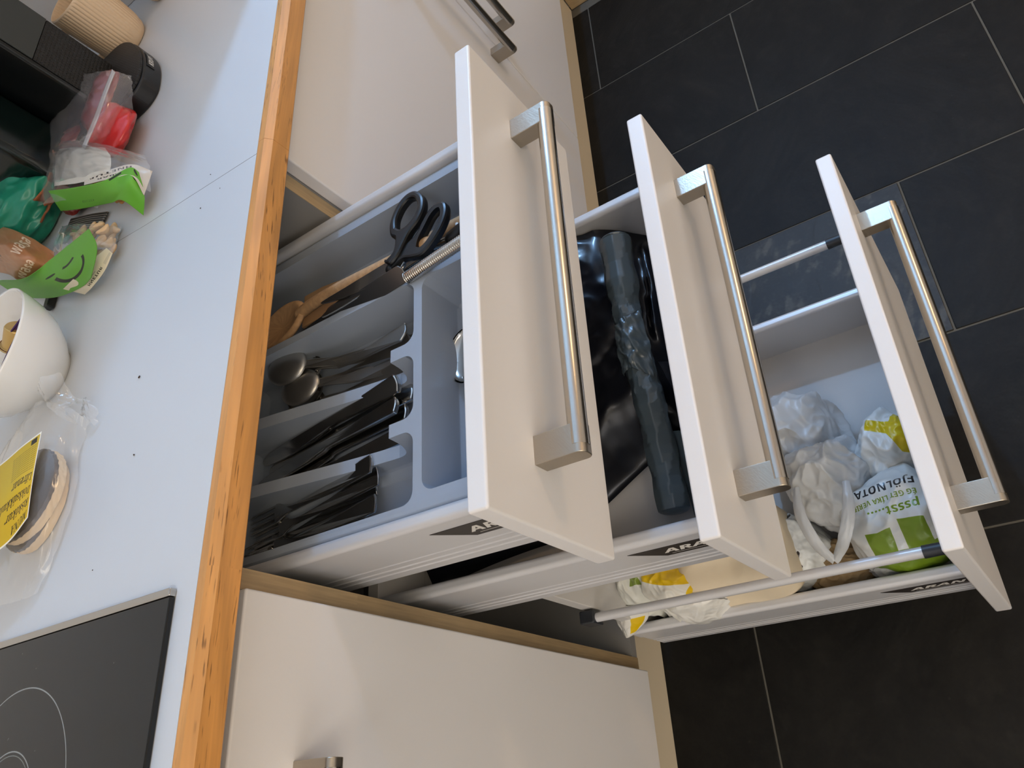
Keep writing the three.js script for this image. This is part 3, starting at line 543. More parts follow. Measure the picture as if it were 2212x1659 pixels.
// bag of pale nuts with a smiling green card
const cardTex = (draw) => flipV(canvasTex(768, 384, draw));
{
  const nutShape = (() => { const g = new THREE.SphereGeometry(1, 14, 10); g.scale(0.0045, 0.0034, 0.0082); return bend(g, (x, y, z) => [x + 55 * z * z - 0.0015, y, z]); })();
  const pile = (n, seed, label, group, mat, at) => {
    const R = rng(seed); let first;
    for (let i = 0; i < n; i++) {
      const o = first ? first.clone() : mesh('nut', nutShape, mat); if (first) { o.name = numbered('nut'); scene.add(o); } else { first = o; tag(o, label, 'nut', group); }
      o.position.set(...at(R, i)); o.rotation.set(R() * 0.8, R() * 6.28, R() * 0.8); o.scale.setScalar(0.8 + 0.5 * R());
    }
  };
  M.paleNut = std({ color: '#d6b184', roughness: 0.6 }); M.brownNut = std({ color: '#b07a45', roughness: 0.55 });
  pile(44, 5, 'pale shelled nut in the clear bag behind the smiling green card', 'pale nuts in the clear bag', M.paleNut, R => { const a = R(), b = R(); const x = lerp(lerp(0.500, 0.438, b), lerp(0.412, 0.400, b), a), z = lerp(lerp(-0.325, -0.205, b), lerp(-0.262, -0.212, b), a); return [x, HC + 0.006 + 0.016 * R(), z]; });
  pile(26, 9, 'toasted brown nut at the open end of the bag with the folded green card', 'toasted nuts in the clear bag', M.brownNut, R => { const a = R(), b = R(); return [lerp(0.475, 0.525, a), HC + 0.010 + 0.020 * R(), lerp(-0.165, -0.205, b) - 0.06 * a]; });
  const t = thing('nut_bag', 'clear bag of pale nuts with a curled green card printed with a smile', 'bag of nuts');
  mesh('clear_bag', loft([[[0.514, HC + 0.018, -0.348], [0.470, HC + 0.027, -0.270], [0.430, HC + 0.016, -0.190]], [[0.440, HC + 0.034, -0.306], [0.415, HC + 0.036, -0.243], [0.395, HC + 0.016, -0.196]], [[0.402, HC + 0.006, -0.318], [0.385, HC + 0.010, -0.268], [0.384, HC + 0.006, -0.226]]], 0.0003, 36, 30, ripple(4, 0.0016, 7)), M.film, t);
  const paper = std({ map: cardTex((c, w, h) => { c.fillStyle = '#d8ccb2'; c.fillRect(0, 0, w, h); c.fillStyle = '#2a2620'; c.save(); c.translate(w * 0.30, h * 0.1); c.rotate(0.1); c.font = 'bold 74px sans-serif'; c.fillText('HNETUR', 0, 60); c.font = '30px sans-serif'; c.fillText('innihald: hnetur', 0, 110); c.restore(); c.lineWidth = 4; for (let i = 0; i < 4; i++) { c.beginPath(); c.moveTo(w * 0.75, 60 + i * 22); c.lineTo(w * 0.98, 80 + i * 22); c.stroke(); } }), roughness: 0.6 });
  mesh('paper_label', loft([[[0.375, HC + 0.007, -0.262], [0.369, HC + 0.013, -0.232], [0.377, HC + 0.016, -0.205], [0.392, HC + 0.018, -0.192]], [[0.385, HC + 0.022, -0.285], [0.380, HC + 0.028, -0.245], [0.386, HC + 0.029, -0.212], [0.398, HC + 0.024, -0.196]]], 0.0004, 30, 10), paper, t);
  mesh('paper_label', loft([[[0.506, HC + 0.020, -0.352], [0.470, HC + 0.026, -0.318], [0.430, HC + 0.024, -0.322]], [[0.478, HC + 0.028, -0.312], [0.455, HC + 0.036, -0.286], [0.424, HC + 0.032, -0.290]]], 0.0004, 24, 10), paper, t);
  const green = cardTex((c, w, h) => {
    c.fillStyle = '#5f9e33'; c.fillRect(0, 0, w, h);
    c.fillStyle = c.strokeStyle = '#23281f'; c.lineCap = 'butt'; c.lineWidth = 24;
    c.beginPath(); c.moveTo(w * 0.50, h * 0.52); c.quadraticCurveTo(w * 0.62, h * 0.86, w * 0.76, h * 0.72); c.quadraticCurveTo(w * 0.83, h * 0.63, w * 0.80, h * 0.47); c.stroke();
    c.lineWidth = 19; c.beginPath(); c.moveTo(w * 0.585, h * 0.40); c.quadraticCurveTo(w * 0.64, h * 0.46, w * 0.705, h * 0.36); c.stroke();
    c.beginPath(); c.ellipse(w * 0.462, h * 0.40, 36, 11, -0.08, 0, 7); c.fill();
  });
  mesh('green_card', loft([[[0.4253, 0.9551, -0.3839], [0.4013, 0.9501, -0.3162], [0.411, 0.9451, -0.2787], [0.4024, 0.9501, -0.2164], [0.3935, 0.9551, -0.1743]], [[0.46, 0.9351, -0.4458], [0.4118, 0.9351, -0.3519], [0.3908, 0.9351, -0.2791], [0.3838, 0.9401, -0.2181], [0.3809, 0.9421, -0.1775]], [[0.4517, 0.9121, -0.442], [0.4209, 0.9121, -0.3805], [0.39, 0.9141, -0.3088], [0.3723, 0.9181, -0.2443], [0.3648, 0.9251, -0.2127]]], 0.0006, 48, 24), std({ map: green, roughness: 0.5, side: THREE.DoubleSide }), t);
  mesh('green_card', loft([[[0.4205, HC + 0.030, -0.2660], [0.4330, HC + 0.034, -0.2700], [0.4430, HC + 0.030, -0.2880]], [[0.3990, HC + 0.034, -0.2720], [0.4120, HC + 0.040, -0.2830], [0.4250, HC + 0.036, -0.2980]]], 0.0006, 16, 8), std({ color: '#5b9430', roughness: 0.5 }), t);

  const b = thing('nut_bag', 'clear bag of toasted nuts with a white label and a folded green card', 'bag of nuts');
  mesh('clear_bag', loft([[[0.700, HC + 0.030, -0.425], [0.610, HC + 0.046, -0.300], [0.560, HC + 0.040, -0.226], [0.520, HC + 0.020, -0.165]], [[0.640, HC + 0.044, -0.380], [0.560, HC + 0.056, -0.262], [0.505, HC + 0.046, -0.180], [0.492, HC + 0.018, -0.150]], [[0.575, HC + 0.040, -0.352], [0.515, HC + 0.050, -0.250], [0.482, HC + 0.046, -0.178], [0.462, HC + 0.012, -0.150]]], 0.0003, 40, 30, ripple(11, 0.0022, 6)), M.film, b);
  const white = std({ color: '#d9d3c6', roughness: 0.5 });
  mesh('white_sachet', loft([[[0.668, HC + 0.036, -0.402], [0.590, HC + 0.046, -0.285], [0.545, HC + 0.044, -0.215]], [[0.622, HC + 0.042, -0.365], [0.550, HC + 0.050, -0.255], [0.510, HC + 0.044, -0.190]], [[0.570, HC + 0.038, -0.352], [0.512, HC + 0.044, -0.250], [0.490, HC + 0.042, -0.190]]], 0.0006, 30, 24, ripple(3, 0.0012, 5)), white, b);
  const lab = std({ map: cardTex((c, w, h) => { c.fillStyle = '#d9d0c2'; c.fillRect(0, 0, w, h); c.fillStyle = '#25211c'; c.font = 'bold 88px sans-serif'; c.fillText('RISTAÐAR', w * 0.3, h * 0.42); c.font = 'bold 120px sans-serif'; c.fillText('HNETUR', w * 0.34, h * 0.86); }), roughness: 0.55 });
  mesh('paper_label', loft([[[0.452, HC + 0.018, -0.150], [0.470, HC + 0.034, -0.152], [0.478, HC + 0.042, -0.182], [0.505, HC + 0.044, -0.246]], [[0.500, HC + 0.010, -0.160], [0.499, HC + 0.030, -0.166], [0.497, HC + 0.042, -0.190], [0.512, HC + 0.045, -0.246]]], 0.0005, 30, 8), lab, b);
  const g2 = std({ map: cardTex((c, w, h) => { c.fillStyle = '#62a82e'; c.fillRect(0, 0, w, h); c.fillStyle = '#20261b'; c.fillRect(w * 0.52, 6, 90, 26); c.beginPath(); c.ellipse(w * 0.86, 36, 46, 22, 0.4, 0, 7); c.fill(); c.beginPath(); c.ellipse(w * 0.84, h * 0.30, 34, 18, 0.1, 0, 7); c.fill(); c.strokeStyle = '#2c4a1c'; c.lineWidth = 3; c.strokeRect(w * 0.24, h * 0.6, 70, 30); c.font = '22px sans-serif'; c.fillStyle = '#2c4a1c'; c.fillText('01 23', w * 0.25, h * 0.67); }), roughness: 0.5, side: THREE.DoubleSide });
  mesh('green_card', loft([[[0.5669, 0.9401, -0.3625], [0.515, 0.9451, -0.2707], [0.4779, 0.9451, -0.1875], [0.4842, 0.9351, -0.1556], [0.4804, 0.9281, -0.1523]], [[0.5555, 0.9301, -0.3619], [0.5074, 0.9321, -0.2708], [0.468, 0.9341, -0.1889], [0.4616, 0.9341, -0.1547], [0.457, 0.9161, -0.1538]], [[0.5542, 0.9161, -0.3721], [0.5129, 0.9201, -0.2948], [0.4765, 0.9221, -0.2171], [0.4573, 0.9241, -0.1809], [0.4462, 0.9031, -0.1732]]], 0.0006, 44, 20), g2, b);
}
{ // zip bag with red packets and brown crisps
  const t = thing('zip_bag', 'clear plastic zip bag filled with red packets and brown crisps', 'zip bag');
  mesh('clear_bag', loft([[[0.795, 0.945, -0.410], [0.7749, 0.9601, -0.3774], [0.7122, 0.9601, -0.2874], [0.6671, 0.9551, -0.2154], [0.6629, 0.9401, -0.2022]], [[0.775, 0.950, -0.435], [0.7562, 0.9551, -0.4105], [0.6682, 0.9601, -0.2929], [0.6215, 0.9551, -0.2152], [0.648, 0.9301, -0.2132]], [[0.755, 0.940, -0.475], [0.7323, 0.9481, -0.4517], [0.623, 0.9571, -0.3065], [0.5802, 0.9501, -0.2298], [0.6283, 0.9121, -0.2416]], [[0.72, 0.925, -0.52], [0.7016, 0.9301, -0.5009], [0.6188, 0.9481, -0.358], [0.5768, 0.9401, -0.2723], [0.5956, 0.9061, -0.2553]], [[0.62, 0.920, -0.50], [0.585, 0.930, -0.44], [0.545, 0.935, -0.355], [0.53, 0.925, -0.31], [0.52, 0.906, -0.29]]], 0.0003, 56, 44, ripple(21, 0.0034, 7)), M.film, t);
  mesh('zip_strip', loft([[[0.668, 0.9592, -0.216], [0.640, 0.9594, -0.222], [0.606, 0.9566, -0.236], [0.572, 0.9520, -0.262]], [[0.660, 0.9576, -0.210], [0.632, 0.9580, -0.2155], [0.598, 0.9550, -0.230], [0.564, 0.9504, -0.256]]], 0.0014, 40, 4), phys({ color: '#e8e8e8', roughness: 0.2, transmission: 0.6, thickness: 0 }), t);
  const pk = (label, col, at, r, seed, spin) => { const m = mesh('sweet_packet', crumple({ r, seed, facets: 16, soft: 0.05, wrinkle: 0.05, freq: 3, w: 48, h: 32 }), phys({ color: col, roughness: 0.28, clearcoat: 0.4 }), null); m.position.set(...at); m.rotation.y = spin; tag(m, label, 'packet', 'red packets inside the zip bag'); };
  pk('bright red packet topmost in the clear zip bag', '#c4231f', [0.617, HC + 0.027, -0.255], [0.05, 0.02, 0.042], 3, 0.5);
  pk('dark red packet in the zip bag nearest the coffee machine foot', '#7d1620', [0.695, HC + 0.026, -0.300], [0.05, 0.026, 0.042], 8, -0.3);
  pk('dark red packet deep in the zip bag beside the brown crisps', '#8a1c24', [0.672, HC + 0.022, -0.385], [0.05, 0.024, 0.04], 12, 0.9);
  pk('maroon packet end at the bottom of the zip bag under the green card', '#6a1717', [0.560, HC + 0.014, -0.345], [0.034, 0.012, 0.022], 15, 0.8);
  const crisp = loft([[[0, 0.004, -0.022], [0.002, 0.0045, -0.021]], [[-0.013, 0, 0], [0.012, 0.002, 0]], [[-0.022, 0.004, 0.018], [0.022, 0.006, 0.018]]], 0.0022, 12, 12, ripple(2, 0.0015, 3));
  M.crisp = std({ color: '#8a4f2a', roughness: 0.7 });
  let first; const R = rng(4);
  for (const [x, y, z, a] of [[0.640, 0.024, -0.41, 0.2], [0.622, 0.030, -0.385, 1.4], [0.600, 0.026, -0.41, 2.6], [0.590, 0.030, -0.385, 3.9], [0.575, 0.022, -0.395, 5.1], [0.570, 0.026, -0.365, 0.7], [0.655, 0.018, -0.44, 2.2]]) {
    const o = first ? first.clone() : mesh('crisp', crisp, M.crisp); if (first) { o.name = numbered('crisp'); scene.add(o); } else { first = o; tag(o, 'brown three cornered crisp inside the clear zip bag', 'crisp', 'brown crisps in the zip bag'); }
    o.position.set(x, HC + y, z); o.rotation.set(R() - 0.5, a, R() - 0.5);
  }
}
{ // crispbread wrapper, teal bag, striped packet
  const wrap = flipV(canvasTex(512, 512, (c, w, h) => {
    c.fillStyle = '#a9734c'; c.fillRect(0, 0, w, h); c.fillStyle = 'rgba(236,214,190,0.85)'; c.font = 'bold 92px sans-serif';
    for (const [x, y] of [[300, 250], [70, 470], [330, 480]]) { c.save(); c.translate(x, y); c.rotate(-1.25); c.fillText('wasa', 0, 0); c.restore(); }
    c.fillStyle = '#4a2f1c'; c.font = 'bold 46px sans-serif'; c.save(); c.translate(150, 330); c.rotate(-0.2); c.fillText('1 10G', -80, -20); c.fillText('DIC', -60, 34); c.restore();
  }));
  const m = mesh('crispbread_wrapper', loft([[[0.62, 0.935, -0.56], [0.5567, 0.9501, -0.4646], [0.4929, 0.9451, -0.3703], [0.449, 0.9301, -0.316]], [[0.55, 0.945, -0.51], [0.4723, 0.9601, -0.398], [0.4241, 0.9551, -0.3169], [0.4222, 0.9301, -0.3107]], [[0.52, 0.925, -0.52], [0.4665, 0.9351, -0.4269], [0.4309, 0.9301, -0.3719], [0.4278, 0.9151, -0.3303]]], 0.0006, 44, 36, ripple(6, 0.0028, 4)), phys({ map: wrap, roughness: 0.3 }));
  tag(m, 'crumpled brown crispbread wrapper between the teal bag and the green card', 'wrapper');
  const teal = crumple({ r: [0.062, 0.044, 0.088], seed: 31, facets: 16, soft: 0.02, wrinkle: 0.08, freq: 1.5 });
  const tb = thing('plastic_bag', 'crumpled teal plastic bag between the zip bag and the brown wrapper', 'bag', [0.600, HC + 0.030, -0.455], 0.6);
  mesh('bag', teal, phys({ color: '#1f8f72', roughness: 0.32, transmission: 0.25, thickness: 0 }), tb);
  mesh('loose_film', loft([[[-0.055, 0.000, 0.055], [-0.075, 0.006, 0.075], [-0.085, -0.012, 0.10]], [[-0.02, 0.004, 0.06], [-0.035, 0.008, 0.09], [-0.045, -0.012, 0.12]], [[0.02, -0.004, 0.06], [0.01, -0.01, 0.09], [-0.005, -0.018, 0.115]]], 0.0004, 24, 24, ripple(9, 0.003, 4)), phys({ color: '#2a8a70', roughness: 0.3, transmission: 0.6, thickness: 0 }), tb);
  const st = mesh('striped_packet', loft([[[0.545, HC + 0.004, -0.365], [0.515, HC + 0.007, -0.300], [0.500, HC + 0.004, -0.262]], [[0.515, HC + 0.006, -0.370], [0.495, HC + 0.010, -0.312], [0.482, HC + 0.004, -0.275]]], 0.002, 24, 12), std({ map: tex(64, 256, (u, v) => (v * 7) % 1 < 0.35 ? [120, 112, 100] : [36, 32, 28]), roughness: 0.5 }));
  tag(st, 'dark packet with thin pale stripes under the folded green card', 'packet');
  const clip = mesh('bag_clip', box(0.398, 0.425, HC + 0.0005, HC + 0.010, -0.362, -0.350, 0.002), M.blackPlastic); tag(clip, 'small black clip under the smiling green card beside the bowl', 'clip');
}
{ // clear bag of chocolate covered rice cakes with a yellow label
  const cake = (label, pos, tilt) => {
    const c = thing('rice_cake', label, 'rice cake', pos, 0, 'chocolate rice cakes in the clear bag'); c.rotation.set(...tilt);
    const puff = new THREE.CylinderGeometry(0.0475, 0.0475, 0.008, 120, 6, false); mesh('puffed_rice', bend(puff, (x, y, z) => { const r = Math.hypot(x, z), n = noise(x * 260, y * 260, z * 260), k = r > 0.04 ? 1 + 0.03 * n : 1; return [x * k, y + (r < 0.046 ? 0.0005 * n : 0), z * k]; }), std({ color: '#dcc09a', roughness: 0.85 }), c);
    const ch = new THREE.CylinderGeometry(0.0462, 0.0474, 0.0034, 120, 3, false); mesh('chocolate', bend(ch, (x, y, z) => { const a = Math.atan2(z, x), k = 1 + 0.012 * Math.sin(a * 34) + 0.006 * Math.sin(a * 51 + 1); return [x * k, y + 0.0004 * noise(x * 120, 0, z * 120) + 0.0058, z * k]; }), phys({ color: '#38281f', roughness: 0.35 }), c);
  };
  cake('dark chocolate topped rice cake uppermost in the clear bag, edge showing', [0.1235, HC + 0.0165, -0.2475], [0.10, 0, -0.04]);
  cake('lower chocolate rice cake just under the uppermost one in the bag', [0.1190, HC + 0.0050, -0.2535], [0.0, 0.7, 0.0]);
  const t = thing('rice_cake_bag', 'clear knotted bag of chocolate rice cakes with a yellow label', 'bag');
  mesh('clear_bag', loft([[[0.235, HC + 0.010, -0.310], [0.222, HC + 0.030, -0.245], [0.200, HC + 0.018, -0.196], [0.190, HC + 0.002, -0.190]], [[0.200, HC + 0.020, -0.330], [0.185, HC + 0.033, -0.262], [0.172, HC + 0.022, -0.205], [0.165, HC + 0.002, -0.198]], [[0.125, HC + 0.026, -0.340], [0.118, HC + 0.034, -0.262], [0.115, HC + 0.024, -0.196], [0.113, HC + 0.002, -0.188]], [[0.070, HC + 0.018, -0.335], [0.066, HC + 0.024, -0.265], [0.062, HC + 0.014, -0.205], [0.060, HC + 0.002, -0.200]], [[0.025, HC + 0.006, -0.335], [0.022, HC + 0.012, -0.275], [0.022, HC + 0.008, -0.235], [0.026, HC + 0.002, -0.215]]], 0.0003, 56, 44, ripple(14, 0.0026, 6)), M.film, t);
  mesh('twisted_neck', loft([[[0.186, HC + 0.010, -0.196], [0.205, HC + 0.026, -0.222], [0.226, HC + 0.036, -0.236]], [[0.196, HC + 0.026, -0.192], [0.209, HC + 0.030, -0.208], [0.232, HC + 0.046, -0.222]], [[0.212, HC + 0.004, -0.188], [0.216, HC + 0.016, -0.200], [0.240, HC + 0.034, -0.206]]], 0.0004, 28, 20, ripple(5, 0.004, 3)), M.film, t);
  mesh('twisted_neck', loft([[[0.222, HC + 0.006, -0.205], [0.205, HC + 0.014, -0.180], [0.196, HC + 0.006, -0.170]], [[0.206, HC + 0.002, -0.214], [0.190, HC + 0.008, -0.186], [0.182, HC + 0.002, -0.178]]], 0.0004, 20, 14, ripple(8, 0.003, 3)), M.film, t);
  const lt = flipV(canvasTex(1024, 768, (c, w, h) => {
    c.fillStyle = '#f0ede0'; c.fillRect(0, 0, w, h); c.fillStyle = '#c9a91f'; c.fillRect(0, 14, w - 14, h - 28);
    // written along the other way round: the foot of the print is at u = 1
    c.save(); c.translate(w, h); c.rotate(Math.PI); c.fillStyle = '#2b2413';
    c.font = 'italic bold 92px serif'; ['MUNA', 'Rískökur', 'Dökksúkkulaði', 'Lífrænar'].forEach((s, i) => { c.save(); c.translate(40, 100 + i * 112); c.rotate(0.0); c.fillText(s, 0, 0); c.restore(); });
    c.font = '15px sans-serif'; for (let k = 0; k < 11; k++) c.fillText('innihald rískökur súkkulaði kakómassi sykur kakósmjör lífrænt ræktað', 40, 480 + k * 20);
    c.fillRect(40, 700, 0, 0); c.strokeStyle = '#2b2413'; c.lineWidth = 4; c.fillRect(60, 696, 110, 48); c.restore();
  }));
  mesh('yellow_label', loft([[[0.0587, 0.9301, -0.3169], [0.058, 0.9361, -0.2654], [0.0703, 0.9321, -0.228], [0.0887, 0.9301, -0.2074]], [[0.0998, 0.9471, -0.2922], [0.1061, 0.9461, -0.234], [0.1167, 0.9431, -0.2111], [0.1256, 0.9361, -0.2025]], [[0.144, 0.9451, -0.3133], [0.1564, 0.9421, -0.2582], [0.1655, 0.9401, -0.2326], [0.1744, 0.9361, -0.2097]]].reverse(), 0.0004, 36, 30), std({ map: lt, roughness: 0.5 }), t);
}
{ // crumbs on the worktop
  let first; for (const [x, z, s] of [[0.2146, -0.1155, 1], [0.128, -0.098, 0.7], [0.395, -0.06, 0.6], [0.437, -0.052, 0.5], [0.405, -0.03, 0.4], [0.03, -0.13, 0.45]]) {
    const o = first ? first.clone() : mesh('crumb', (() => { const g = new THREE.DodecahedronGeometry(0.0011, 0); g.scale(1.5, 0.7, 1); return g; })(), std({ color: '#3a2a22', roughness: 0.8 }));
    if (first) { o.name = numbered('crumb'); scene.add(o); } else { first = o; tag(o, 'tiny dark crumb lying on the white worktop', 'crumb', 'crumbs on the worktop'); }
    o.position.set(x, HC + 0.0008 * s, z); o.scale.setScalar(s); o.rotation.y = x * 40;
  }
}

// ---------------------------------------------------------------- middle drawer: black sheeting and a roll of bags
M.blackFilm = phys({ color: '#0c0e15', roughness: 0.33, specularIntensity: 0.6, clearcoat: 0.3, clearcoatRoughness: 0.15 });
{
  const fl = 0.533, g = new THREE.PlaneGeometry(1, 1, 110, 110); g.rotateX(-Math.PI / 2);
  const p = g.attributes.position;
  for (let i = 0; i < p.count; i++) {
    const u = p.getX(i) + 0.5, v = p.getZ(i) + 0.5;                 // u to the right, v to the front
    const xl = lerp(0.060, 0.150, smooth(0.45, 1, v)) + 0.02 * Math.sin(v * 3), x = lerp(xl, 0.402, u), z = lerp(-0.06, 0.312, v) - 0.012 * smooth(0.6, 1, u);
    const fold = Math.exp(-(((z - (0.2865 - 0.06 * Math.abs(x - 0.31))) / 0.0075) ** 2)) * smooth(0.235, 0.27, x) * smooth(0.40, 0.37, x);
    let y = fl + 0.003 + 0.052 * smooth(0, 0.22, u) * smooth(1.0, 0.82, v) + 0.016 * smooth(0.5, 1, u) * smooth(1, 0.75, v) + 0.022 * fold;
    const n = noise(x * 17, z * 17, 4), m = noise(x * 44, z * 44, 8);
    y += (0.010 * (0.35 - Math.abs(n)) + 0.003 * (0.3 - Math.abs(m))) * smooth(0, 0.1, u) * smooth(1, 0.9, v);
    p.setXYZ(i, x, Math.max(y, fl + 0.0008), z);
  }
  fin(g);
  const o = mesh('plastic_sheet', g, M.blackFilm); M.blackFilm.side = THREE.DoubleSide; tag(o, 'crumpled glossy black plastic sheeting filling the middle drawer', 'plastic sheet');
  M.tealFilm = phys({ color: '#454f53', roughness: 0.3, clearcoat: 0.2 });
  const rollPath = [[0.072, 0.5625, 0.2640], [0.12, 0.572, 0.2650], [0.17, 0.584, 0.2665], [0.225, 0.594, 0.2645], [0.27, 0.600, 0.2630], [0.318, 0.6065, 0.2645], [0.362, 0.612, 0.2665]];
  const rr = tube(rollPath, u => 0.0155 + 0.0008 * Math.sin(u * 40) - 0.003 * Math.exp(-(((u - 0.6) / 0.08) ** 2)) + 0.0016 * smooth(0.72, 0.8, u), 150, 36, 0.92, 0.22);
  const rp = rr.attributes.position; for (let i = 0; i < rp.count; i++) { const x = rp.getX(i), y = rp.getY(i), z = rp.getZ(i), k = 0.0022 * smooth(0.10, 0.2, x) * smooth(0.33, 0.27, x) + 0.0005; rp.setXYZ(i, x, y + k * (0.5 - 2.4 * Math.abs(noise(x * 60, y * 90, z * 90))), z + k * noise(x * 70, y * 60, z * 60 + 4)); } rr.computeVertexNormals();
  const t = thing('bin_bag_roll', 'thin roll of dark teal bin bags lying across the middle drawer', 'roll of bags');
  mesh('roll', toCreasedNormals(mergeVertices(rr, 1e-6).toNonIndexed(), 0.9), M.tealFilm, t);
  mesh('loose_flap', loft([[[0.258, 0.612, 0.252], [0.262, 0.6175, 0.266], [0.268, 0.608, 0.281]], [[0.235, 0.606, 0.249], [0.232, 0.6155, 0.266], [0.230, 0.603, 0.283]], [[0.205, 0.602, 0.250], [0.208, 0.609, 0.262], [0.196, 0.596, 0.280]]], 0.0005, 26, 26, ripple(17, 0.0035, 4)), M.tealFilm, t);
  const b = mesh('bag_flap', loft([[[0.150, 0.566, 0.274], [0.140, 0.572, 0.295], [0.130, 0.560, 0.3135]], [[0.105, 0.556, 0.276], [0.100, 0.562, 0.296], [0.100, 0.548, 0.3135]], [[0.066, 0.542, 0.276], [0.066, 0.544, 0.296], [0.068, 0.535, 0.3135]]], 0.0006, 24, 24, ripple(4, 0.002, 4)), M.tealFilm);
  tag(b, 'loose dark teal bin bag behind the middle drawer front beside the roll', 'bin bag');
  const pp = mesh('plastic_sheet', loft([[[0.215, 0.590, 0.284], [0.180, 0.580, 0.292], [0.145, 0.566, 0.300]], [[0.215, 0.560, 0.314], [0.185, 0.552, 0.315], [0.150, 0.540, 0.316]]], 0.0005, 20, 16, ripple(2, 0.002, 4)), M.blackFilm); tag(pp, 'pointed black plastic corner sticking out between the roll and drawer front', 'plastic sheet');
}

// ---------------------------------------------------------------- bottom drawer: carrier bags
const FLOOR3 = 0.1712;
M.carrier = phys({ color: '#d3d6d7', roughness: 0.34, transmission: 0.12, thickness: 0, clearcoat: 0.15 });
function bag(label, at, opts, mat, name = 'carrier_bag', category = 'carrier bag') {
  const t = thing(name, label, category, at);
  const g = crumple({ floor: FLOOR3 - at[1] + 0.001, ...opts });
  if (opts.sideways) { const p = g.attributes.position, uv = g.attributes.uv; for (let i = 0; i < p.count; i++) uv.setXY(i, 0.5 - p.getZ(i) / (2.1 * opts.r[2]), 0.5 - p.getX(i) / (2.1 * opts.r[0])); }
  mesh('bag', g, mat, t); return t;
}
const print = draw => phys({ map: canvasTex(1024, 1024, draw), roughness: 0.36, clearcoat: 0.15 });
const base = (c, w, h, col = '#d3d6d4') => { c.fillStyle = col; c.fillRect(0, 0, w, h); };
bag('white crumpled carrier bag furthest right in the bottom drawer, standing in folds', [0.236, 0.226, 0.318], { r: [0.064, 0.072, 0.066], seed: 41, facets: 22, soft: 0.012, wrinkle: 0.10, freq: 1.5 }, M.carrier);
const knot = bag('white carrier bag with a long loop handle, in the middle of the bottom drawer', [0.170, 0.240, 0.352], { r: [0.060, 0.085, 0.056], seed: 52, facets: 22, soft: 0.016, wrinkle: 0.10, freq: 1.7 }, M.carrier);
{
  const lp = (pts, w) => { const a = [], b = []; const c = new THREE.CatmullRomCurve3(pts.map(q => V(q[0] - 0.170, q[1] - 0.240, q[2] - 0.352))); for (let i = 0; i <= 12; i++) { const o = c.getPoint(i / 12), d = c.getTangent(i / 12), s = V(d.z, 0.25, -d.x).normalize().multiplyScalar(w * (1 - 0.45 * Math.abs(i / 6 - 1) ** 2)); a.push([o.x + s.x, o.y + s.y, o.z + s.z]); b.push([o.x - s.x, o.y - s.y, o.z - s.z]); } return loft([a, a.map((q, i) => [(q[0] + b[i][0]) / 2, (q[1] + b[i][1]) / 2 + 0.003, (q[2] + b[i][2]) / 2]), b], 0.0008, 40, 8, ripple(3, 0.0012, 5)); };
  mesh('loop_handle', lp([[0.150, 0.310, 0.318], [0.115, 0.322, 0.318], [0.078, 0.318, 0.327], [0.058, 0.300, 0.338]], 0.007), M.carrier, knot);
  mesh('loop_handle', lp([[0.058, 0.300, 0.338], [0.074, 0.316, 0.356], [0.105, 0.326, 0.372], [0.140, 0.318, 0.376]], 0.007), M.carrier, knot);
}
bag('white and green carrier bag with FJÖLNOTA printed in black, by the drawer front', [0.108, 0.236, 0.408], { r: [0.062, 0.082, 0.066], seed: 66, facets: 16, soft: 0.03, wrinkle: 0.05, freq: 1.5, sideways: true }, print((c, w, h) => {
  base(c, w, h); c.fillStyle = '#6f8a1d';
  c.fillRect(0, 0, w * 0.2, h * 0.62); c.beginPath(); c.moveTo(0, 0); c.lineTo(w, 0); c.lineTo(w, h * 0.10); c.lineTo(w * 0.3, h * 0.14); c.lineTo(0, h * 0.3); c.fill();
  c.beginPath(); c.moveTo(w * 0.25, h * 0.10); c.lineTo(w * 0.45, h * 0.10); c.lineTo(w * 0.46, h * 0.36); c.lineTo(w * 0.26, h * 0.33); c.fill();
  c.beginPath(); c.moveTo(w * 0.53, h * 0.12); c.lineTo(w * 0.72, h * 0.12); c.lineTo(w * 0.74, h * 0.31); c.lineTo(w * 0.64, h * 0.29); c.lineTo(w * 0.53, h * 0.31); c.fill();
  c.font = 'bold 112px sans-serif'; c.fillText('pssst.....', w * 0.25, h * 0.48);
  c.font = 'bold 62px sans-serif'; c.fillText('ÉG GET LÍKA VERIÐ', w * 0.25, h * 0.58);
  c.fillStyle = '#14161a'; c.font = 'bold 104px sans-serif'; c.fillText('FJÖLNOTA', w * 0.24, h * 0.70);
}));
bag('clear and yellow printed carrier bag behind the FJÖLNOTA bag, at the drawer front', [0.193, 0.222, 0.424], { r: [0.052, 0.068, 0.044], seed: 73, facets: 18, soft: 0.02, wrinkle: 0.08, freq: 1.7, sideways: true }, print((c, w, h) => {
  base(c, w, h, '#dfe3e2'); c.fillStyle = '#d3bb0a'; c.beginPath(); c.moveTo(w * 0.05, h * 0.28); c.lineTo(w * 0.36, h * 0.33); c.lineTo(w * 0.46, h * 0.52); c.lineTo(w * 0.70, h * 0.62); c.lineTo(w * 0.66, h * 0.74); c.lineTo(w * 0.40, h * 0.66); c.lineTo(w * 0.30, h * 0.82); c.lineTo(w * 0.1, h * 0.6); c.closePath(); c.fill();
  c.fillStyle = '#1d222a'; c.font = 'italic bold 120px serif'; c.save(); c.translate(w * 0.08, h * 0.85); c.rotate(-0.3); c.fillText('Góð', 0, 0); c.restore();
}));
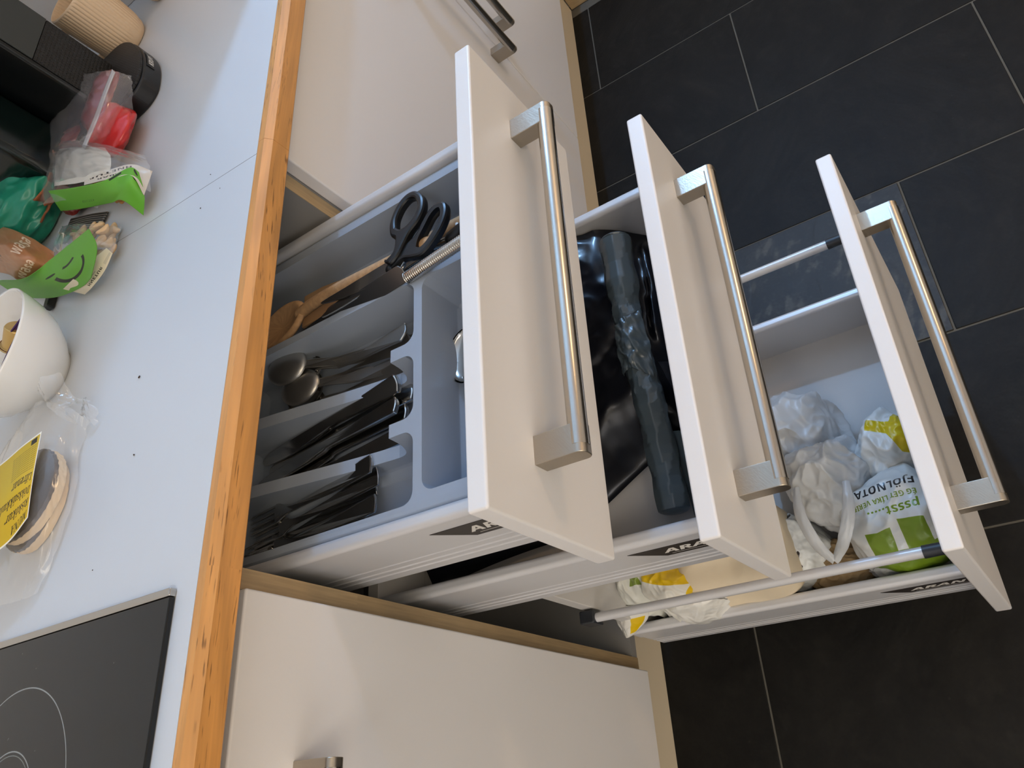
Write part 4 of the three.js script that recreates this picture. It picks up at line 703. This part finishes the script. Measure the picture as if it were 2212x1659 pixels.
bag('white carrier bag with thick black handwritten strokes, left of the looped bag', [0.104, 0.215, 0.272], { r: [0.052, 0.062, 0.048], seed: 81, facets: 18, soft: 0.05, wrinkle: 0.05, freq: 2.4, sideways: true }, print((c, w, h) => {
  base(c, w, h); c.strokeStyle = '#2a211f'; c.lineWidth = 46; c.lineCap = 'round'; c.beginPath(); c.moveTo(w * 0.35, h * 0.8); c.quadraticCurveTo(w * 0.5, h * 0.66, w * 0.46, h * 0.52); c.stroke();
  c.lineWidth = 30; for (const [x, y] of [[0.34, 0.36], [0.42, 0.30], [0.52, 0.26], [0.6, 0.2]]) { c.beginPath(); c.moveTo(w * x, h * y); c.quadraticCurveTo(w * (x + 0.06), h * (y - 0.08), w * (x + 0.02), h * (y - 0.14)); c.stroke(); }
}));
bag('small brown paper bag low beside the left rail, under the loop handle', [0.074, 0.200, 0.320], { r: [0.036, 0.034, 0.05], seed: 90, facets: 22, soft: 0.03, wrinkle: 0.06, freq: 3 }, std({ color: '#8d7654', roughness: 0.8 }), 'paper_bag', 'paper bag');
bag('white carrier bag corner between the left rail and the drawer front', [0.068, 0.205, 0.400], { r: [0.026, 0.046, 0.062], seed: 95, facets: 18, soft: 0.04, wrinkle: 0.05, freq: 3 }, M.carrier);
bag('plain cream paper bag with flat sides, against the left rail', [0.098, 0.240, 0.214], { r: [0.060, 0.078, 0.072], seed: 104, facets: 10, soft: 0.03, wrinkle: 0.012, freq: 1.6, boxy: 5 }, std({ color: '#d8c9ae', roughness: 0.75 }), 'paper_bag', 'paper bag');
bag('yellow and white carrier bag with small black print, behind the cream paper bag', [0.083, 0.248, 0.128], { r: [0.056, 0.082, 0.050], seed: 112, facets: 18, soft: 0.02, wrinkle: 0.08, freq: 1.6, sideways: true }, print((c, w, h) => {
  base(c, w, h, '#dcdad0'); c.fillStyle = '#d9b405'; c.beginPath(); c.moveTo(0, h * 0.42); c.quadraticCurveTo(w * 0.35, h * 0.22, w * 0.8, h * 0.5); c.lineTo(w * 0.76, h * 0.82); c.lineTo(w * 0.3, h * 0.9); c.lineTo(0, h); c.closePath(); c.fill(); c.beginPath(); c.moveTo(w * 0.15, h * 0.35); c.lineTo(w * 0.02, h * 0.02); c.lineTo(w * 0.4, h * 0.02); c.closePath(); c.fill();
  c.fillStyle = '#22200f'; c.save(); c.translate(w * 0.72, h * 0.62); c.rotate(Math.PI - 0.2); c.font = 'bold 62px sans-serif'; c.fillText('LÍKA PÖRU', 0, 0); c.font = 'bold 40px sans-serif'; c.fillText('plast', 90, 56); c.restore(); c.strokeStyle = '#22200f'; c.lineWidth = 9; c.strokeRect(w * 0.14, h * 0.5, 84, 60);
}));
bag('white carrier bag with a green print corner, at the back of the bottom drawer', [0.096, 0.245, 0.085], { r: [0.050, 0.080, 0.038], seed: 121, facets: 18, soft: 0.02, wrinkle: 0.07, freq: 1.6, sideways: true }, print((c, w, h) => { base(c, w, h, '#d9d9cf'); c.fillStyle = '#7b8f35'; c.beginPath(); c.moveTo(w * 0.3, h * 0.3); c.lineTo(w * 0.5, h * 0.3); c.lineTo(w * 0.36, h * 0.75); c.fill(); c.fillStyle = '#33302a'; c.font = 'bold 90px sans-serif'; c.fillText('G', w * 0.24, h * 0.62); }));
bag('white carrier bag with grey stripes bulging under the left rail over the drawer side', [0.050, 0.262, 0.158], { r: [0.024, 0.040, 0.044], seed: 130, facets: 16, soft: 0.02, wrinkle: 0.06, freq: 1.6, sideways: true }, print((c, w, h) => { base(c, w, h, '#dddcd6'); c.strokeStyle = '#77736c'; c.lineWidth = 16; for (let i = 0; i < 7; i++) { c.beginPath(); c.arc(w * 0.25, h * 0.9, 230 + i * 44, 3.6, 5.9); c.stroke(); } c.fillStyle = '#d9b405'; c.fillRect(0, h * 0.5, w * 0.2, h * 0.2); }));
{
  const t = thing('carrier_bag', 'pointed white bag corner with a yellow patch hanging over the drawer side', 'carrier bag');
  mesh('bag', loft([[[0.062, 0.285, 0.040], [0.058, 0.292, 0.060], [0.056, 0.288, 0.090]], [[0.046, 0.270, 0.036], [0.040, 0.278, 0.054], [0.044, 0.268, 0.082]], [[0.026, 0.258, 0.040], [0.024, 0.262, 0.046], [0.029, 0.259, 0.056]]], 0.0012, 24, 24, ripple(7, 0.002, 4)), print((c, w, h) => { base(c, w, h, '#dcdad2'); c.fillStyle = '#d9b405'; c.fillRect(w * 0.62, h * 0.1, w * 0.3, h * 0.5); }), t);
}

// ---------------------------------------------------------------- unseen lamps, placed out of view to light the cabinets and worktop
function globe(L, label, onWall) {
  const g = thing(onWall ? 'unseen_wall_lamp' : 'unseen_pendant_lamp', label, 'lamp', L.at);
  const glow = new THREE.MeshStandardMaterial({ color: '#ffffff', roughness: 0.4, emissive: L.color, emissiveIntensity: 8 });
  mesh('lamp_globe', new THREE.SphereGeometry(L.radius, 32, 20), glow, g);
  if (onWall) {
    const arm = new THREE.CylinderGeometry(0.008, 0.008, 1.69 - L.at[0] - L.radius, 12); arm.rotateZ(Math.PI / 2); arm.translate((1.69 - L.at[0] + L.radius) / 2, 0, 0); mesh('lamp_arm', arm, M.drawerMetal, g);
    const rose = new THREE.CylinderGeometry(0.05, 0.05, 0.014, 24); rose.rotateZ(Math.PI / 2); rose.translate(1.682 - L.at[0], 0, 0); mesh('wall_plate', rose, M.drawerMetal, g);
  } else {
    const cap = new THREE.CylinderGeometry(0.03, 0.04, 0.05, 20); cap.translate(0, L.radius + 0.02, 0); mesh('lamp_cap', cap, M.darkPlastic, g);
    const c = new THREE.CylinderGeometry(0.003, 0.003, 2.5 - L.at[1] - L.radius - 0.04, 8); c.translate(0, (2.5 - L.at[1] + L.radius + 0.04) / 2, 0); mesh('lamp_cord', c, M.darkPlastic, g);
  }
  const p = new THREE.PointLight(L.color, L.power); p.position.set(...L.at); p.castShadow = true; p.shadow.radius = L.radius * 0.9 / 0.02; scene.add(p);
}
globe(COOL, 'unseen cool white globe lamp on the right wall, lighting the worktop and drawer tops', true);
globe(WARM, 'unseen warm globe lamp hanging in front of the cabinets, lighting the drawer fronts', false);
UNSEEN_PANELS.forEach((L, k) => {
  const g = thing('unseen_ceiling_light', ['unseen small square white light panel on the ceiling, placed to light the cabinets from the left', 'unseen large square warm light panel on the ceiling, placed to light the fronts'][k], 'lamp', L.at);
  const [w, h] = L.size;
  mesh('frame', box(-w / 2 - 0.02, w / 2 + 0.02, 0.0005, 0.059, -h / 2 - 0.02, h / 2 + 0.02, 0.003), M.paint, g);
  mesh('diffuser', box(-w / 2, w / 2, -0.004, 0.0004, -h / 2, h / 2, 0), new THREE.MeshStandardMaterial({ color: '#ffffff', emissive: L.color, emissiveIntensity: L.power * 0.25 }), g);
  const a = new THREE.RectAreaLight(L.color, L.power, w, h); a.position.set(L.at[0], L.at[1] - 0.008, L.at[2]); a.lookAt(L.at[0], 0, L.at[2]); scene.add(a);
});
{ // an unseen glowing window on the left wall, placed to light the left drawer sides
  const g = new THREE.Group(); g.name = 'unseen_window_1'; g.userData.kind = 'structure'; g.position.set(...LEFT.at); scene.add(g);
  const [w, h] = LEFT.size, f = 0.05;
  for (const [a, b, c, d] of [[-h / 2 - f, -h / 2, -w / 2 - f, w / 2 + f], [h / 2, h / 2 + f, -w / 2 - f, w / 2 + f], [-h / 2, h / 2, -w / 2 - f, -w / 2], [-h / 2, h / 2, w / 2, w / 2 + f], [-h / 2, h / 2, -0.02, 0.02]]) mesh('unseen_window_frame', box(-0.012, 0.02, a, b, c, d, 0.003), M.paint, g);
  mesh('unseen_window_pane', box(-0.012, -0.002, -h / 2, h / 2, -w / 2, w / 2, 0), new THREE.MeshStandardMaterial({ color: '#ffffff', emissive: LEFT.color, emissiveIntensity: LEFT.power * 0.25 }), g);
  const a = new THREE.RectAreaLight(LEFT.color, LEFT.power, w, h); a.position.set(LEFT.at[0] + 0.024, LEFT.at[1], LEFT.at[2]); a.lookAt(2, LEFT.at[1], LEFT.at[2]); scene.add(a);
}
renderer.render(scene, camera);
